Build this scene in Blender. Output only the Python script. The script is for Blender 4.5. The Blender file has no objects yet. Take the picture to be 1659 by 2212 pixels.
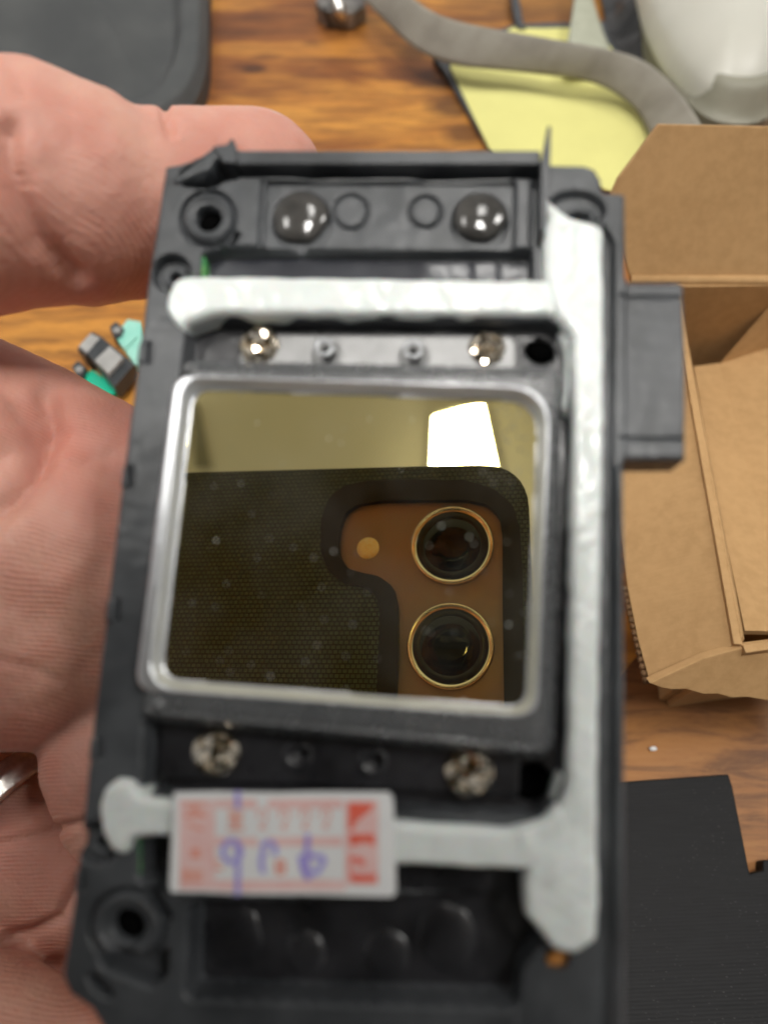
import bpy, bmesh, math, random
import numpy as np
from mathutils import Vector, Matrix
random.seed(7); rng = np.random.RandomState(7)
S = bpy.context.scene
col = S.collection
MM = 0.001
# ------------------------------------------------------------------ camera, world, exposure
CX, CY, FP = 829.5, 1106.0, 1475.0            # picture centre and focal length (24 mm lens on a 3:4 frame)
CAM_H, TILT = 185.0, math.radians(30)          # lens height over the table (mm), tilt from straight down
RT = np.array([1, 0, 0.]); UP = np.array([0, math.cos(TILT), math.sin(TILT)]); BK = np.array([0, -math.sin(TILT), math.cos(TILT)])
CAM = np.array([0, 0, CAM_H])
cd = bpy.data.cameras.new('camera'); cam = bpy.data.objects.new('camera', cd); col.objects.link(cam)
cam.location = (0, 0, CAM_H * MM); cam.rotation_euler = (TILT, 0, 0)
cd.sensor_fit = 'VERTICAL'; cd.sensor_height = 36; cd.sensor_width = 27; cd.lens = 36 * FP / 2212
cd.clip_start = 0.0004; cd.clip_end = 60
cd.dof.use_dof = True; cd.dof.focus_distance = 0.130; cd.dof.aperture_fstop = 11
S.camera = cam
w = bpy.data.worlds.new('World'); S.world = w; w.use_nodes = True
bg = w.node_tree.nodes['Background']; bg.inputs[0].default_value = (1.0, 0.985, 0.96, 1); bg.inputs[1].default_value = 0.31
# the room: brighter towards the far side, darker behind the photographer
_t = w.node_tree; _tc = _t.nodes.new('ShaderNodeTexCoord'); _sp = _t.nodes.new('ShaderNodeSeparateXYZ'); _mr = _t.nodes.new('ShaderNodeMapRange')
_t.links.new(_tc.outputs['Generated'], _sp.inputs[0]); _t.links.new(_sp.outputs[1], _mr.inputs[0])
_mr.inputs[1].default_value = -1; _mr.inputs[2].default_value = 1; _mr.inputs[3].default_value = 0.10; _mr.inputs[4].default_value = 0.62
_t.links.new(_mr.outputs[0], bg.inputs[1])
S.view_settings.view_transform = 'Standard'; S.view_settings.look = 'None'
S.view_settings.exposure = 0.12; S.view_settings.gamma = 1
S.render.engine = 'CYCLES'
S.cycles.use_denoising = True
S.cycles.max_bounces = 8; S.cycles.glossy_bounces = 5; S.cycles.sample_clamp_indirect = 6
LIGHT_MAIN, LIGHT_SIDE = 62.0, 30.0

# ------------------------------------------------------------------ geometry of the photograph's view
NC = np.array([970 - CX, -(1390 - CY), -FP]); NC /= np.linalg.norm(NC)      # mirror axis, camera space, away from camera
DM = 71.0
def ray(x, y):
    x = np.asarray(x, float); y = np.asarray(y, float)
    return np.stack([(x - CX) / FP, (CY - y) / FP, -np.ones(np.broadcast(x, y).shape)], -1)
def c2w(c): c = np.asarray(c, float); return c[..., 0:1] * RT + c[..., 1:2] * UP + c[..., 2:3] * BK + CAM
n_ = -NC
a_ = np.array([0, 1, 0.]); v0 = a_ - n_ * a_.dot(n_); v0 /= np.linalg.norm(v0); u0 = np.cross(v0, n_)
ro = math.radians(-2.5)
U = u0 * math.cos(ro) + v0 * math.sin(ro); V = -u0 * math.sin(ro) + v0 * math.cos(ro)
def onp(x, y, w=0.0):
    r = ray(x, y); return r * ((DM - w) / (r @ NC))[..., None]
OC = onp(830, 1200)
def F(x, y, w=0.0):                        # picture point -> (u, v) on the frame's own plane at height w (mm)
    p = onp(x, y, w) - OC
    return np.stack([p @ U, p @ V], -1)
def Finv(u, v, w=0.0):
    p = OC + u[..., None] * U + v[..., None] * V + w * n_
    return CX - FP * p[..., 0] / p[..., 2], CY + FP * p[..., 1] / p[..., 2]
def T(x, y, z=0.0):                        # picture point -> world point at height z over the table (mm)
    d = ray(x, y); d = d[..., 0:1] * RT + d[..., 1:2] * UP + d[..., 2:3] * BK
    return CAM + d * ((z - CAM_H) / d[..., 2])[..., None]
def D(x, y, depth): return c2w(ray(x, y) * depth)
def refl(x, y, z):                         # picture point seen in the mirror -> point on the phone's back (camera space, z mm behind lens)
    r = ray(x, y); p = onp(x, y); q = r - 2 * (r @ NC)[..., None] * NC
    return (p + q * ((z - p[..., 2]) / q[..., 2])[..., None])[..., :2]

# ------------------------------------------------------------------ helpers: objects
def tag(o, label=None, cat=None, group=None, kind=None):
    if label: o['label'] = label
    if cat: o['category'] = cat
    if group: o['group'] = group
    if kind: o['kind'] = kind
    return o
def empty(name, mat=None, label=None, cat=None):
    o = bpy.data.objects.new(name, None); col.objects.link(o); o.empty_display_size = .01
    if mat is not None: o.matrix_world = mat
    return tag(o, label, cat)
def link(name, me, m, parent=None):
    o = bpy.data.objects.new(name, me); col.objects.link(o)
    if m is not None: me.materials.append(m)
    if parent is not None: o.parent = parent
    return o
def mesh(name, V_, F_, m, parent=None, smooth=False, loc=None):
    V_ = np.asarray(V_, float)
    if loc is not None: V_ = V_ - np.asarray(loc)
    me = bpy.data.meshes.new(name); me.from_pydata((V_ * MM).tolist(), [], [list(map(int, f)) for f in F_]); me.update()
    if smooth: me.shade_smooth()
    o = link(name, me, m, parent)
    if loc is not None: o.location = np.asarray(loc) * MM
    return o
def bmobj(name, bm, m, parent=None, smooth=True):
    me = bpy.data.meshes.new(name); bm.to_mesh(me); bm.free()
    if smooth: me.shade_smooth()
    return link(name, me, m, parent)
def prism(name, bot, top, m, parent=None, bevel=0.0, seg=2, loc=None, smooth=False):
    """closed solid between two matching outlines (mm)"""
    bot = np.asarray(bot, float); top = np.asarray(top, float)
    if loc is not None: bot = bot - loc; top = top - loc
    bm = bmesh.new()
    b = [bm.verts.new(Vector(p) * MM) for p in bot]; t = [bm.verts.new(Vector(p) * MM) for p in top]
    n = len(b)
    bm.faces.new(b[::-1]); bm.faces.new(t)
    for i in range(n): bm.faces.new((b[i], b[(i + 1) % n], t[(i + 1) % n], t[i]))
    bmesh.ops.recalc_face_normals(bm, faces=bm.faces)
    if bevel:
        bmesh.ops.bevel(bm, geom=list(bm.edges), offset=bevel * MM, segments=seg, affect='EDGES', clamp_overlap=True, profile=.5)
    o = bmobj(name, bm, m, parent, smooth)
    if loc is not None and parent is None: o.location = np.asarray(loc) * MM
    return o
def z3(p, z): return np.column_stack([p, np.full(len(p), z)])
def fr_prism(name, pts, w0, w1, m, parent, bevel=0.12, wref=None):
    q = F(*np.array(pts, float).T, w1 if wref is None else wref)
    return prism(name, z3(q, w0), z3(q, w1), m, parent, bevel)
def tb_prism(name, pts, z0, z1, m, parent=None, bevel=0.2, loc=None):
    q = T(*np.array(pts, float).T, z1)[:, :2]
    return prism(name, z3(q, z0), z3(q, z1), m, parent, bevel, loc=loc)
def tube(name, pts, r, m, parent=None, n=12, loc=None):
    pts = np.asarray(pts, float)
    rr = np.full(len(pts), r) if np.isscalar(r) else np.asarray(r)
    Vv, Ff = [], []
    for i, p in enumerate(pts):
        t = pts[min(i + 1, len(pts) - 1)] - pts[max(i - 1, 0)]; t /= np.linalg.norm(t)
        a = np.cross(t, [0, 0, 1.]); a = a if np.linalg.norm(a) > .05 else np.cross(t, [1., 0, 0]); a /= np.linalg.norm(a); b = np.cross(t, a)
        for k in range(n):
            g = 2 * math.pi * k / n; Vv.append(p + rr[i] * (math.cos(g) * a + math.sin(g) * b))
    for i in range(len(pts) - 1):
        for k in range(n): Ff.append((i * n + k, i * n + (k + 1) % n, (i + 1) * n + (k + 1) % n, (i + 1) * n + k))
    Ff.append(range(n)); Ff.append(range((len(pts) - 1) * n, len(pts) * n))
    return mesh(name, Vv, Ff, m, parent, True, loc)
def lathe(name, prof, m, parent, c=(0, 0), n=64, smooth=True):
    """prof: (radius, z) in mm round the local z axis"""
    Vv, Ff = [], []
    for r, z in prof:
        for k in range(n):
            g = 2 * math.pi * k / n; Vv.append((c[0] + r * math.cos(g), c[1] + r * math.sin(g), z))
    for i in range(len(prof) - 1):
        for k in range(n): Ff.append((i * n + k, i * n + (k + 1) % n, (i + 1) * n + (k + 1) % n, (i + 1) * n + k))
    Ff.append(range((len(prof) - 1) * n, len(prof) * n)); Ff.append(list(range(n))[::-1])
    return mesh(name, Vv, Ff, m, parent, smooth)
def sstep(t): t = np.clip(t, 0, 1); return t * t * (3 - 2 * t)
def poly_sd(X, Y, P):
    P = np.asarray(P, float); d = np.full(X.shape, 1e18); ins = np.zeros(X.shape, bool); bx = np.zeros(X.shape); by = np.zeros(X.shape)
    for i in range(len(P)):
        a, b = P[i], P[(i + 1) % len(P)]; e = b - a
        t = np.clip(((X - a[0]) * e[0] + (Y - a[1]) * e[1]) / max(e @ e, 1e-9), 0, 1)
        qx, qy = a[0] + t * e[0], a[1] + t * e[1]; dd = (X - qx) ** 2 + (Y - qy) ** 2
        k = dd < d; d = np.where(k, dd, d); bx = np.where(k, qx, bx); by = np.where(k, qy, by)
        c = ((a[1] <= Y) & (b[1] > Y)) | ((b[1] <= Y) & (a[1] > Y))
        with np.errstate(divide='ignore', invalid='ignore'):
            ins ^= c & (X < (b[0] - a[0]) * (Y - a[1]) / (b[1] - a[1]) + a[0])
    d = np.sqrt(d); return np.where(ins, -d, d), bx, by
def circ(X, Y, x, y, r, ry=None): ry = ry or r; return (np.sqrt(((X - x) / r) ** 2 + ((Y - y) / ry) ** 2) - 1) * min(r, ry)
def rr_pts(P, R, n=6):
    """round the corners of a polygon; R one radius or one per corner"""
    P = np.asarray(P, float); out = []; R = [R] * len(P) if np.isscalar(R) else R
    for i in range(len(P)):
        a, b, c = P[i - 1], P[i], P[(i + 1) % len(P)]
        r = min(R[i], .45 * np.linalg.norm(a - b), .45 * np.linalg.norm(c - b))
        if r < 1e-3: out.append(b); continue
        s = b + (a - b) / np.linalg.norm(a - b) * r; e = b + (c - b) / np.linalg.norm(c - b) * r
        for k in range(n + 1):
            t = k / n; out.append((1 - t) ** 2 * s + 2 * t * (1 - t) * b + t * t * e)
    return np.array(out)
def nz(X, Y, s, seed=0, oct=4):
    r = np.random.RandomState(seed); o = 0
    for k in range(oct * 3):
        a = r.rand() * 6.28; f = (1 + k * .45) / s; o = o + np.sin((X * math.cos(a) + Y * math.sin(a)) * f * 6.28 + r.rand() * 6.28) / (1 + k * .35)
    return o / 3
def relief(name, poly, hfn, base, step, m, parent, wref=0.0, hole=None, bottom=True, fwd=F, inv=Finv, smooth=True):
    """a solid whose outline is `poly` (picture points) and whose upper face follows hfn"""
    poly = np.asarray(poly, float); q = fwd(poly[:, 0], poly[:, 1], wref)
    us = np.arange(q[:, 0].min() - step, q[:, 0].max() + step, step); vs = np.arange(q[:, 1].min() - step, q[:, 1].max() + step, step)
    Ug, Vg = np.meshgrid(us, vs); X, Y = inv(Ug, Vg, wref); sd, bx, by = poly_sd(X, Y, poly)
    Uc, Vc = Ug[:-1, :-1] + step / 2, Vg[:-1, :-1] + step / 2; Xc, Yc = inv(Uc, Vc, wref); sc = poly_sd(Xc, Yc, poly)[0]
    keep = sc < 0
    if hole is not None: keep &= ~(hole(Xc, Yc) < 0)
    ny, nx = Ug.shape; cnt = np.zeros((ny, nx), int)
    for a in (0, 1):
        for b in (0, 1): cnt[a:ny - 1 + a, b:nx - 1 + b] += keep
    used = cnt > 0; edge = used & (cnt < 4) & (np.abs(sd) < 1.6 * step / .05)
    pxmm = abs(inv(Ug[0, 0] + 1, Vg[0, 0], wref)[0] - X[0, 0])
    edge = used & (cnt < 4) & (np.abs(sd) < 1.5 * step * pxmm)
    e = fwd(bx[edge], by[edge], wref); Ug[edge] = e[:, 0]; Vg[edge] = e[:, 1]; X[edge] = bx[edge]; Y[edge] = by[edge]; sd[edge] = 0
    H = hfn(X, Y, sd)
    idx = -np.ones((ny, nx), int); idx[used] = np.arange(used.sum()); N = used.sum()
    P = np.column_stack([Ug[used], Vg[used], H[used]])
    jj, ii = np.nonzero(keep)
    q4 = np.column_stack([idx[jj, ii], idx[jj, ii + 1], idx[jj + 1, ii + 1], idx[jj + 1, ii]])
    faces = [q4]; verts = [P]
    kp = np.pad(keep, 1)
    E = []
    for (dj, di, a, b) in ((-1, 0, (0, 0), (0, 1)), (0, 1, (0, 1), (1, 1)), (1, 0, (1, 1), (1, 0)), (0, -1, (1, 0), (0, 0))):
        mk = keep & ~kp[1 + dj:kp.shape[0] - 1 + dj, 1 + di:kp.shape[1] - 1 + di]
        j, i = np.nonzero(mk); E.append(np.column_stack([idx[j + a[0], i + a[1]], idx[j + b[0], i + b[1]]]))
    E = np.concatenate(E)
    ring = np.unique(E); mp = -np.ones(N, int); mp[ring] = np.arange(len(ring)); K = len(ring)
    top = P[ring]; bot = top.copy(); bot[:, 2] = base
    verts += [top, bot]; a, b = mp[E[:, 0]], mp[E[:, 1]]
    faces.append(np.column_stack([N + b, N + a, N + K + a, N + K + b]))
    if bottom:
        o = N + 2 * K; pb = P.copy(); pb[:, 2] = base; verts.append(pb); faces.append(q4[:, ::-1] + o)
    Vv = np.concatenate(verts) * MM; Fq = np.concatenate(faces)
    me = bpy.data.meshes.new(name); me.vertices.add(len(Vv)); me.vertices.foreach_set('co', Vv.ravel())
    me.loops.add(Fq.size); me.loops.foreach_set('vertex_index', Fq.ravel().astype(np.int32))
    me.polygons.add(len(Fq)); me.polygons.foreach_set('loop_start', np.arange(0, Fq.size, 4, dtype=np.int32)); me.polygons.foreach_set('loop_total', np.full(len(Fq), 4, np.int32))
    me.update(calc_edges=True); me.validate()
    if smooth: me.shade_smooth()
    return link(name, me, m, parent)

# ------------------------------------------------------------------ helpers: materials
def nodes(name):
    m = bpy.data.materials.new(name); m.use_nodes = True; nt = m.node_tree
    return m, nt, nt.nodes['Principled BSDF']
def NN(nt, t, **k):
    n = nt.nodes.new(t)
    for a, b in k.items():
        if hasattr(n, a): setattr(n, a, b)
        else: n.inputs[a].default_value = b
    return n
def coords(nt, scale=(1, 1, 1), rot=(0, 0, 0), kind='Object'):
    tc = nt.nodes.new('ShaderNodeTexCoord'); mp = nt.nodes.new('ShaderNodeMapping')
    mp.inputs['Scale'].default_value = [s * 1000 for s in scale]; mp.inputs['Rotation'].default_value = rot
    nt.links.new(tc.outputs[kind], mp.inputs[0]); return mp.outputs[0]          # units: mm
def noise(nt, co, scale, detail=4, rough=.55, dist=0.0):
    n = NN(nt, 'ShaderNodeTexNoise'); n.inputs['Scale'].default_value = scale; n.inputs['Detail'].default_value = detail
    n.inputs['Roughness'].default_value = rough; n.inputs['Distortion'].default_value = dist
    nt.links.new(co, n.inputs['Vector']); return n.outputs[0]
def ramp(nt, fac, stops, interp='LINEAR'):
    r = nt.nodes.new('ShaderNodeValToRGB'); r.color_ramp.interpolation = interp; e = r.color_ramp.elements
    while len(e) < len(stops): e.new(.5)
    for i, (p, c) in enumerate(stops): e[i].position = p; e[i].color = (*c, 1) if len(c) == 3 else c
    nt.links.new(fac, r.inputs[0]); return r.outputs[0]
def mix(nt, fac, a, b, mode='MIX'):
    m = nt.nodes.new('ShaderNodeMix'); m.data_type = 'RGBA'; m.blend_type = mode
    for s, v in ((0, fac), (6, a), (7, b)):
        if hasattr(v, 'is_linked'): nt.links.new(v, m.inputs[s])
        else: m.inputs[s].default_value = v if s == 0 else (*v, 1)
    return m.outputs[2]
def math_(nt, op, a, b=0.0, c=0.0):
    m = nt.nodes.new('ShaderNodeMath'); m.operation = op
    for i, v in enumerate((a, b, c)):
        if hasattr(v, 'is_linked'): nt.links.new(v, m.inputs[i])
        else: m.inputs[i].default_value = v
    return m.outputs[0]
def bump(nt, b, height, strength, dist=.001):
    n = nt.nodes.new('ShaderNodeBump'); n.inputs['Strength'].default_value = strength; n.inputs['Distance'].default_value = dist * MM if dist > .01 else dist
    nt.links.new(height, n.inputs['Height']); nt.links.new(n.outputs[0], b.inputs['Normal']); return n
def mat(name, c, rough=.5, metal=0.0, c2=None, ns=.2, bs=0.0, bscale=2.0, bd=.2, spec=.5, coat=0.0, rv=0.0, **kw):
    m, nt, b = nodes(name)
    b.inputs['Roughness'].default_value = rough; b.inputs['Metallic'].default_value = metal; b.inputs['Specular IOR Level'].default_value = spec
    b.inputs['Coat Weight'].default_value = coat; b.inputs['Coat Roughness'].default_value = .08
    co = coords(nt)
    c2 = c2 or tuple(x * .85 for x in c); n = noise(nt, co, ns, 5)
    f = ramp(nt, n, [(.35, (0, 0, 0)), (.65, (1, 1, 1))])
    nt.links.new(mix(nt, f, c, c2), b.inputs['Base Color'])
    if rv:
        nt.links.new(math_(nt, 'MULTIPLY_ADD', noise(nt, co, ns * 2.3, 4), rv * 2, rough - rv), b.inputs['Roughness'])
    if bs: bump(nt, b, noise(nt, co, bscale, 4), bs, bd)
    for k, v in kw.items(): b.inputs[k.replace('_', ' ')].default_value = v
    return m
M = {}
M['plastic'] = mat('black_plastic', (.030, .033, .037), .36, 0, (.072, .077, .084), .10, .4, 3.0, .05, .55, rv=.10)
M['plastic_deep'] = mat('inner_black_and_shade', (.012, .012, .014), .30, 0, (.03, .03, .034), .2, .2, 1.2, .05, .5, rv=.1)  # inner black plastic; its darker tone also paints shade in the recesses
M['hole'] = mat('hole_shade_black', (.002, .002, .002), .9, spec=.05)  # near-black that paints the shade inside slots and holes
M['film'] = mat('glossy_film', (.03, .032, .04), .16, 0, (.05, .053, .063), .16, .35, .25, .25, .6, rv=.08)
M['dome'] = mat('clear_epoxy', (.035, .034, .032), .09, 0, (.07, .066, .062), .35, .25, .7, .2, .6)
M['silicone'] = mat('white_silicone', (.76, .80, .785), .20, 0, (.70, .745, .73), .12, .22, .3, .2, .6, rv=.1, Subsurface_Weight=.15, Subsurface_Scale=.001)
M['steel'] = mat('satin_steel', (.34, .35, .365), .40, .65, (.40, .41, .425), .3, .25, 1.2, .04, rv=.08)
M['bezel'] = mat('frosted_clear_plastic', (.20, .21, .22), .26, 0, (.27, .28, .29), .3, .2, 1.2, .04, 1.0, rv=.06, Transmission_Weight=.6)
M['trim'] = mat('satin_bright_trim', (.74, .76, .79), .33, .85, (.66, .68, .71), .25, .25, 1.0, .05, rv=.08)
M['strip'] = mat('brushed_steel_strip', (.20, .20, .20), .46, .75, (.25, .25, .25), .3, .2, 1.2, .04, rv=.06)
M['screw'] = mat('nickel_screw', (.88, .83, .74), .07, 1, (.55, .44, .30), .9)
M['pcb'] = mat('green_circuit_board', (.03, .30, .09), .35, 0, (.16, .42, .12), 1.1)
M['gold_pad'] = mat('gold_solder_pad', (.6, .5, .2), .3, 1)
M['nail'] = mat('fingernail', (.70, .40, .34), .25, 0, (.70, .44, .37), .1, Subsurface_Weight=.2, Subsurface_Scale=.002)
M['silver'] = mat('brushed_silver', (.86, .84, .80), .34, 1, (.62, .60, .57), .6, .5, 1.0, .2)
M['red'] = mat('red_ink', (.84, .13, .08), .5, 0, (.80, .20, .14), .8)
M['char_red'] = mat('faded_red_ink', (.80, .26, .18), .6, 0, (.80, .46, .38), .8)
M['pale_red'] = mat('pale_red_ink', (.80, .36, .31), .6, 0, (.80, .45, .40), .8)
M['pink'] = mat('pink_ink', (.82, .58, .56), .6, 0, (.80, .50, .48), .35)
M['purple'] = mat('purple_ink', (.36, .27, .70), .5, 0, (.42, .40, .80), .6)
M['paper'] = mat('white_label_paper', (.80, .80, .80), .45, 0, (.76, .77, .78), .3)
M['yellow'] = mat('yellow_paper', (.70, .67, .245), .7, 0, (.66, .63, .23), .05, .1, .3, .1)
M['yellow_edge'] = mat('yellow_pad_edge', (.50, .47, .12), .8, 0, (.36, .33, .08), .4)
M['case'] = mat('charcoal_case_shell', (.052, .055, .057), .6, 0, (.075, .078, .078), .03, .5, 1.6, .1, .35)
M['board'] = mat('dark_clipboard', (.045, .05, .058), .5, 0, (.06, .065, .072), .1)
M['blackbag'] = mat('glossy_black_plastic', (.006, .006, .007), .35, 0, (.014, .012, .011), .05, .9, .06, 3, .5)
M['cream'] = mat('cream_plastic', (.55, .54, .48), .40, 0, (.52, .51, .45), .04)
M['cream_base'] = mat('dark_olive_grey', (.27, .26, .20), .5, 0, (.22, .21, .16), .05)  # also carries the shade on the cream device's underside
M['green_strip'] = mat('pale_green_grey_webbing', (.40, .41, .32), .7)
M['print_plate'] = None
M['connector'] = mat('black_connector_plastic', (.028, .032, .036), .4, 0, (.045, .05, .055), .2)
M['grey_cap'] = mat('grey_button_plastic', (.30, .30, .29), .5, 0, (.36, .36, .35), .2)
M['green_board'] = mat('bright_green_board', (.0, .55, .32), .4, 0, (.02, .48, .30), .2)
M['teal_plastic'] = mat('frosted_teal_plastic', (.22, .58, .48), .35, 0, (.34, .66, .56), .1)
M['bracket'] = mat('dark_metal_clip', (.06, .055, .05), .3, .5, (.3, .28, .26), .15)
M['ceiling'] = mat('ceiling_paint', (.84, .82, .76), .9, 0, (.80, .78, .72), .002)
M['phone_lip'] = mat('phone_case_lip', (.004, .0035, .004), .5)
M['bronze'] = mat('bronze_satin_glass', (.30, .235, .185), .36, .5, (.36, .24, .18), .06)
M['ring_metal'] = mat('polished_ring_metal', (.92, .85, .70), .10, 1)
M['lens_black'] = mat('lens_barrel_black', (.006, .006, .007), .3)
M['flash'] = mat('flash_diffuser', (1.0, .74, .30), .3, 0, (1.0, .86, .5), 1.2)
M['lit_wood'] = mat('lit_wood_orange', (.75, .34, .09), .4, .2, (.5, .2, .05), 1.2)  # stands in for lit wood behind the hole

def skin():
    m, nt, b = nodes('skin'); co = coords(nt)
    n1 = noise(nt, co, .035, 3); n2 = noise(nt, co, .55, 5, .6); n3 = noise(nt, co, .12, 4)
    c = ramp(nt, n1, [(.32, (.53, .245, .19)), (.5, (.60, .315, .245)), (.68, (.66, .385, .29))])
    c = mix(nt, math_(nt, 'MULTIPLY', ramp(nt, n3, [(.45, (0, 0, 0)), (.7, (1, 1, 1))]), .35), c, (.52, .17, .12))
    # friction ridges
    wv = NN(nt, 'ShaderNodeTexWave'); wv.inputs['Scale'].default_value = .52; wv.inputs['Distortion'].default_value = 34; wv.inputs['Detail'].default_value = 1.4
    wv.inputs['Detail Scale'].default_value = .085; wv.bands_direction = 'Y'
    nt.links.new(co, wv.inputs['Vector'])
    v = NN(nt, 'ShaderNodeTexVoronoi'); v.inputs['Scale'].default_value = 1.3; nt.links.new(co, v.inputs['Vector'])
    c = mix(nt, math_(nt, 'MULTIPLY', wv.outputs[1], math_(nt, 'MULTIPLY', n3, .28)), c, (.42, .14, .11))
    nt.links.new(c, b.inputs['Base Color'])
    b.inputs['Subsurface Weight'].default_value = .35; b.inputs['Subsurface Radius'].default_value = (1, .35, .2); b.inputs['Subsurface Scale'].default_value = .0022
    b.inputs['Roughness'].default_value = .5; b.inputs['Specular IOR Level'].default_value = .35
    h = math_(nt, 'MULTIPLY_ADD', math_(nt, 'MULTIPLY', wv.outputs[1], ramp(nt, n3, [(.40, (.15, .15, .15)), (.62, (1, 1, 1))])), -.6, math_(nt, 'MULTIPLY', n2, 1.7)); h = math_(nt, 'MULTIPLY_ADD', v.outputs[0], .5, h)
    bump(nt, b, h, .8, .15); return m
M['skin'] = skin()
def wood():
    m, nt, b = nodes('acacia_wood')
    tc = nt.nodes.new('ShaderNodeTexCoord')
    def cd_(rot, sc, loc=(0, 0, 0)):
        mp = nt.nodes.new('ShaderNodeMapping'); mp.inputs['Scale'].default_value = [s * 1000 for s in sc]; mp.inputs['Rotation'].default_value = (0, 0, rot); mp.inputs['Location'].default_value = loc
        nt.links.new(tc.outputs['Object'], mp.inputs[0]); return mp.outputs[0]
    def grain(rot, seed, cols, dark):
        big = noise(nt, cd_(rot, (.007, .018, .01), (seed, 2 * seed, 0)), 1, 3, .5, 1.2)
        mid = noise(nt, cd_(rot, (.03, .20, .03), (seed, 0, 0)), 1, 6, .65, .9)
        fine = noise(nt, cd_(rot, (.10, 1.6, .1), (0, seed, 0)), 1, 5, .7)
        pore = noise(nt, cd_(rot, (.25, 3.2, .3)), 1, 2, .5)
        c = ramp(nt, big, cols)
        c = mix(nt, math_(nt, 'MULTIPLY', ramp(nt, mid, [(.36, (1, 1, 1)), (.56, (0, 0, 0))]), .6), c, dark)
        c = mix(nt, math_(nt, 'MULTIPLY', ramp(nt, fine, [(.45, (0, 0, 0)), (.7, (1, 1, 1))]), .20), c, (.50, .26, .10))
        c = mix(nt, math_(nt, 'MULTIPLY', ramp(nt, pore, [(.64, (0, 0, 0)), (.72, (1, 1, 1))]), .30), c, dark)
        return c, fine
    a, f1 = grain(.22, 3.1, [(.30, (.08, .022, .008)), (.42, (.25, .082, .017)), (.50, (.44, .175, .030)), (.62, (.58, .26, .045)), (.76, (.35, .12, .024))], (.07, .020, .009))
    c, f2 = grain(1.45, 8.3, [(.30, (.10, .036, .016)), (.45, (.19, .075, .028)), (.56, (.27, .115, .038)), (.70, (.36, .155, .040))], (.05, .018, .010))
    sep = nt.nodes.new('ShaderNodeSeparateXYZ'); nt.links.new(tc.outputs['Object'], sep.inputs[0])
    # boards running across in one part of the table, lengthwise in the other; the joint is a straight seam
    fac = math_(nt, 'GREATER_THAN', math_(nt, 'SUBTRACT', sep.outputs[0], sep.outputs[1]), .010)
    colr = mix(nt, fac, a, c)
    # knots
    for (kx, ky, kr, ks) in KNOTS:
        dx = math_(nt, 'MULTIPLY', math_(nt, 'SUBTRACT', sep.outputs[0], kx * MM), .8); dy = math_(nt, 'SUBTRACT', sep.outputs[1], ky * MM)
        d = math_(nt, 'SQRT', math_(nt, 'ADD', math_(nt, 'MULTIPLY', dx, dx), math_(nt, 'MULTIPLY', dy, dy)))
        d = math_(nt, 'ADD', d, math_(nt, 'MULTIPLY', noise(nt, cd_(0, (.2, .2, .2)), 1, 3), .004))
        k = ramp(nt, math_(nt, 'DIVIDE', d, kr * MM), [(.5, (1, 1, 1)), (1.0, (0, 0, 0))])
        colr = mix(nt, math_(nt, 'MULTIPLY', k, ks), colr, (.05, .018, .009))
    nt.links.new(colr, b.inputs['Base Color']); b.inputs['Roughness'].default_value = .5
    b.inputs['Specular IOR Level'].default_value = .3
    bump(nt, b, math_(nt, 'ADD', f1, f2), .35, .12); return m
KNOTS = [tuple(T(x, y)[:2]) + (q, k) for x, y, q, k in ((550, 148, 8, .8), (885, 50, 8, .8), (905, 110, 13, .6), (940, 170, 14, .65), (975, 230, 14, .7), (1005, 290, 13, .7), (1035, 345, 12, .6), (1180, 20, 26, .5), (1040, 25, 24, .4), (650, 60, 9, .25))]
M['wood'] = wood()
def cardboard(name, c1=(.45, .275, .125), c2=(.40, .24, .105)):
    m, nt, b = nodes(name); co = coords(nt)
    f = noise(nt, co, .35, 6, .65); g = noise(nt, coords(nt, (.12, 1.4, .12)), 1, 4); s = noise(nt, co, .04, 3)
    c = mix(nt, ramp(nt, f, [(.4, (0, 0, 0)), (.62, (1, 1, 1))]), c1, c2)
    c = mix(nt, math_(nt, 'MULTIPLY', ramp(nt, s, [(.45, (0, 0, 0)), (.62, (1, 1, 1))]), .35), c, tuple(x * 1.12 for x in c1))
    nt.links.new(c, b.inputs['Base Color']); b.inputs['Roughness'].default_value = .8; b.inputs['Specular IOR Level'].default_value = .25
    bump(nt, b, math_(nt, 'ADD', f, g), .5, .15); return m
M['card'] = cardboard('kraft_cardboard')
def webbing():
    m, nt, b = nodes('woven_webbing'); co = coords(nt)
    tcu = nt.nodes.new('ShaderNodeTexCoord'); mp = nt.nodes.new('ShaderNodeMapping'); mp.inputs['Scale'].default_value = (1, 1, 1); nt.links.new(tcu.outputs['UV'], mp.inputs[0])
    wv = NN(nt, 'ShaderNodeTexWave'); wv.inputs['Scale'].default_value = 60; wv.inputs['Distortion'].default_value = .4; nt.links.new(mp.outputs[0], wv.inputs[0])
    n = noise(nt, co, .06, 3)
    c = mix(nt, ramp(nt, n, [(.4, (0, 0, 0)), (.6, (1, 1, 1))]), (.235, .215, .18), (.30, .28, .235))
    c = mix(nt, math_(nt, 'MULTIPLY', wv.outputs[1], .35), c, (.17, .155, .13))
    nt.links.new(c, b.inputs['Base Color']); b.inputs['Roughness'].default_value = .75
    bump(nt, b, wv.outputs[1], .5, .2); return m
M['webbing'] = webbing()
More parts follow.
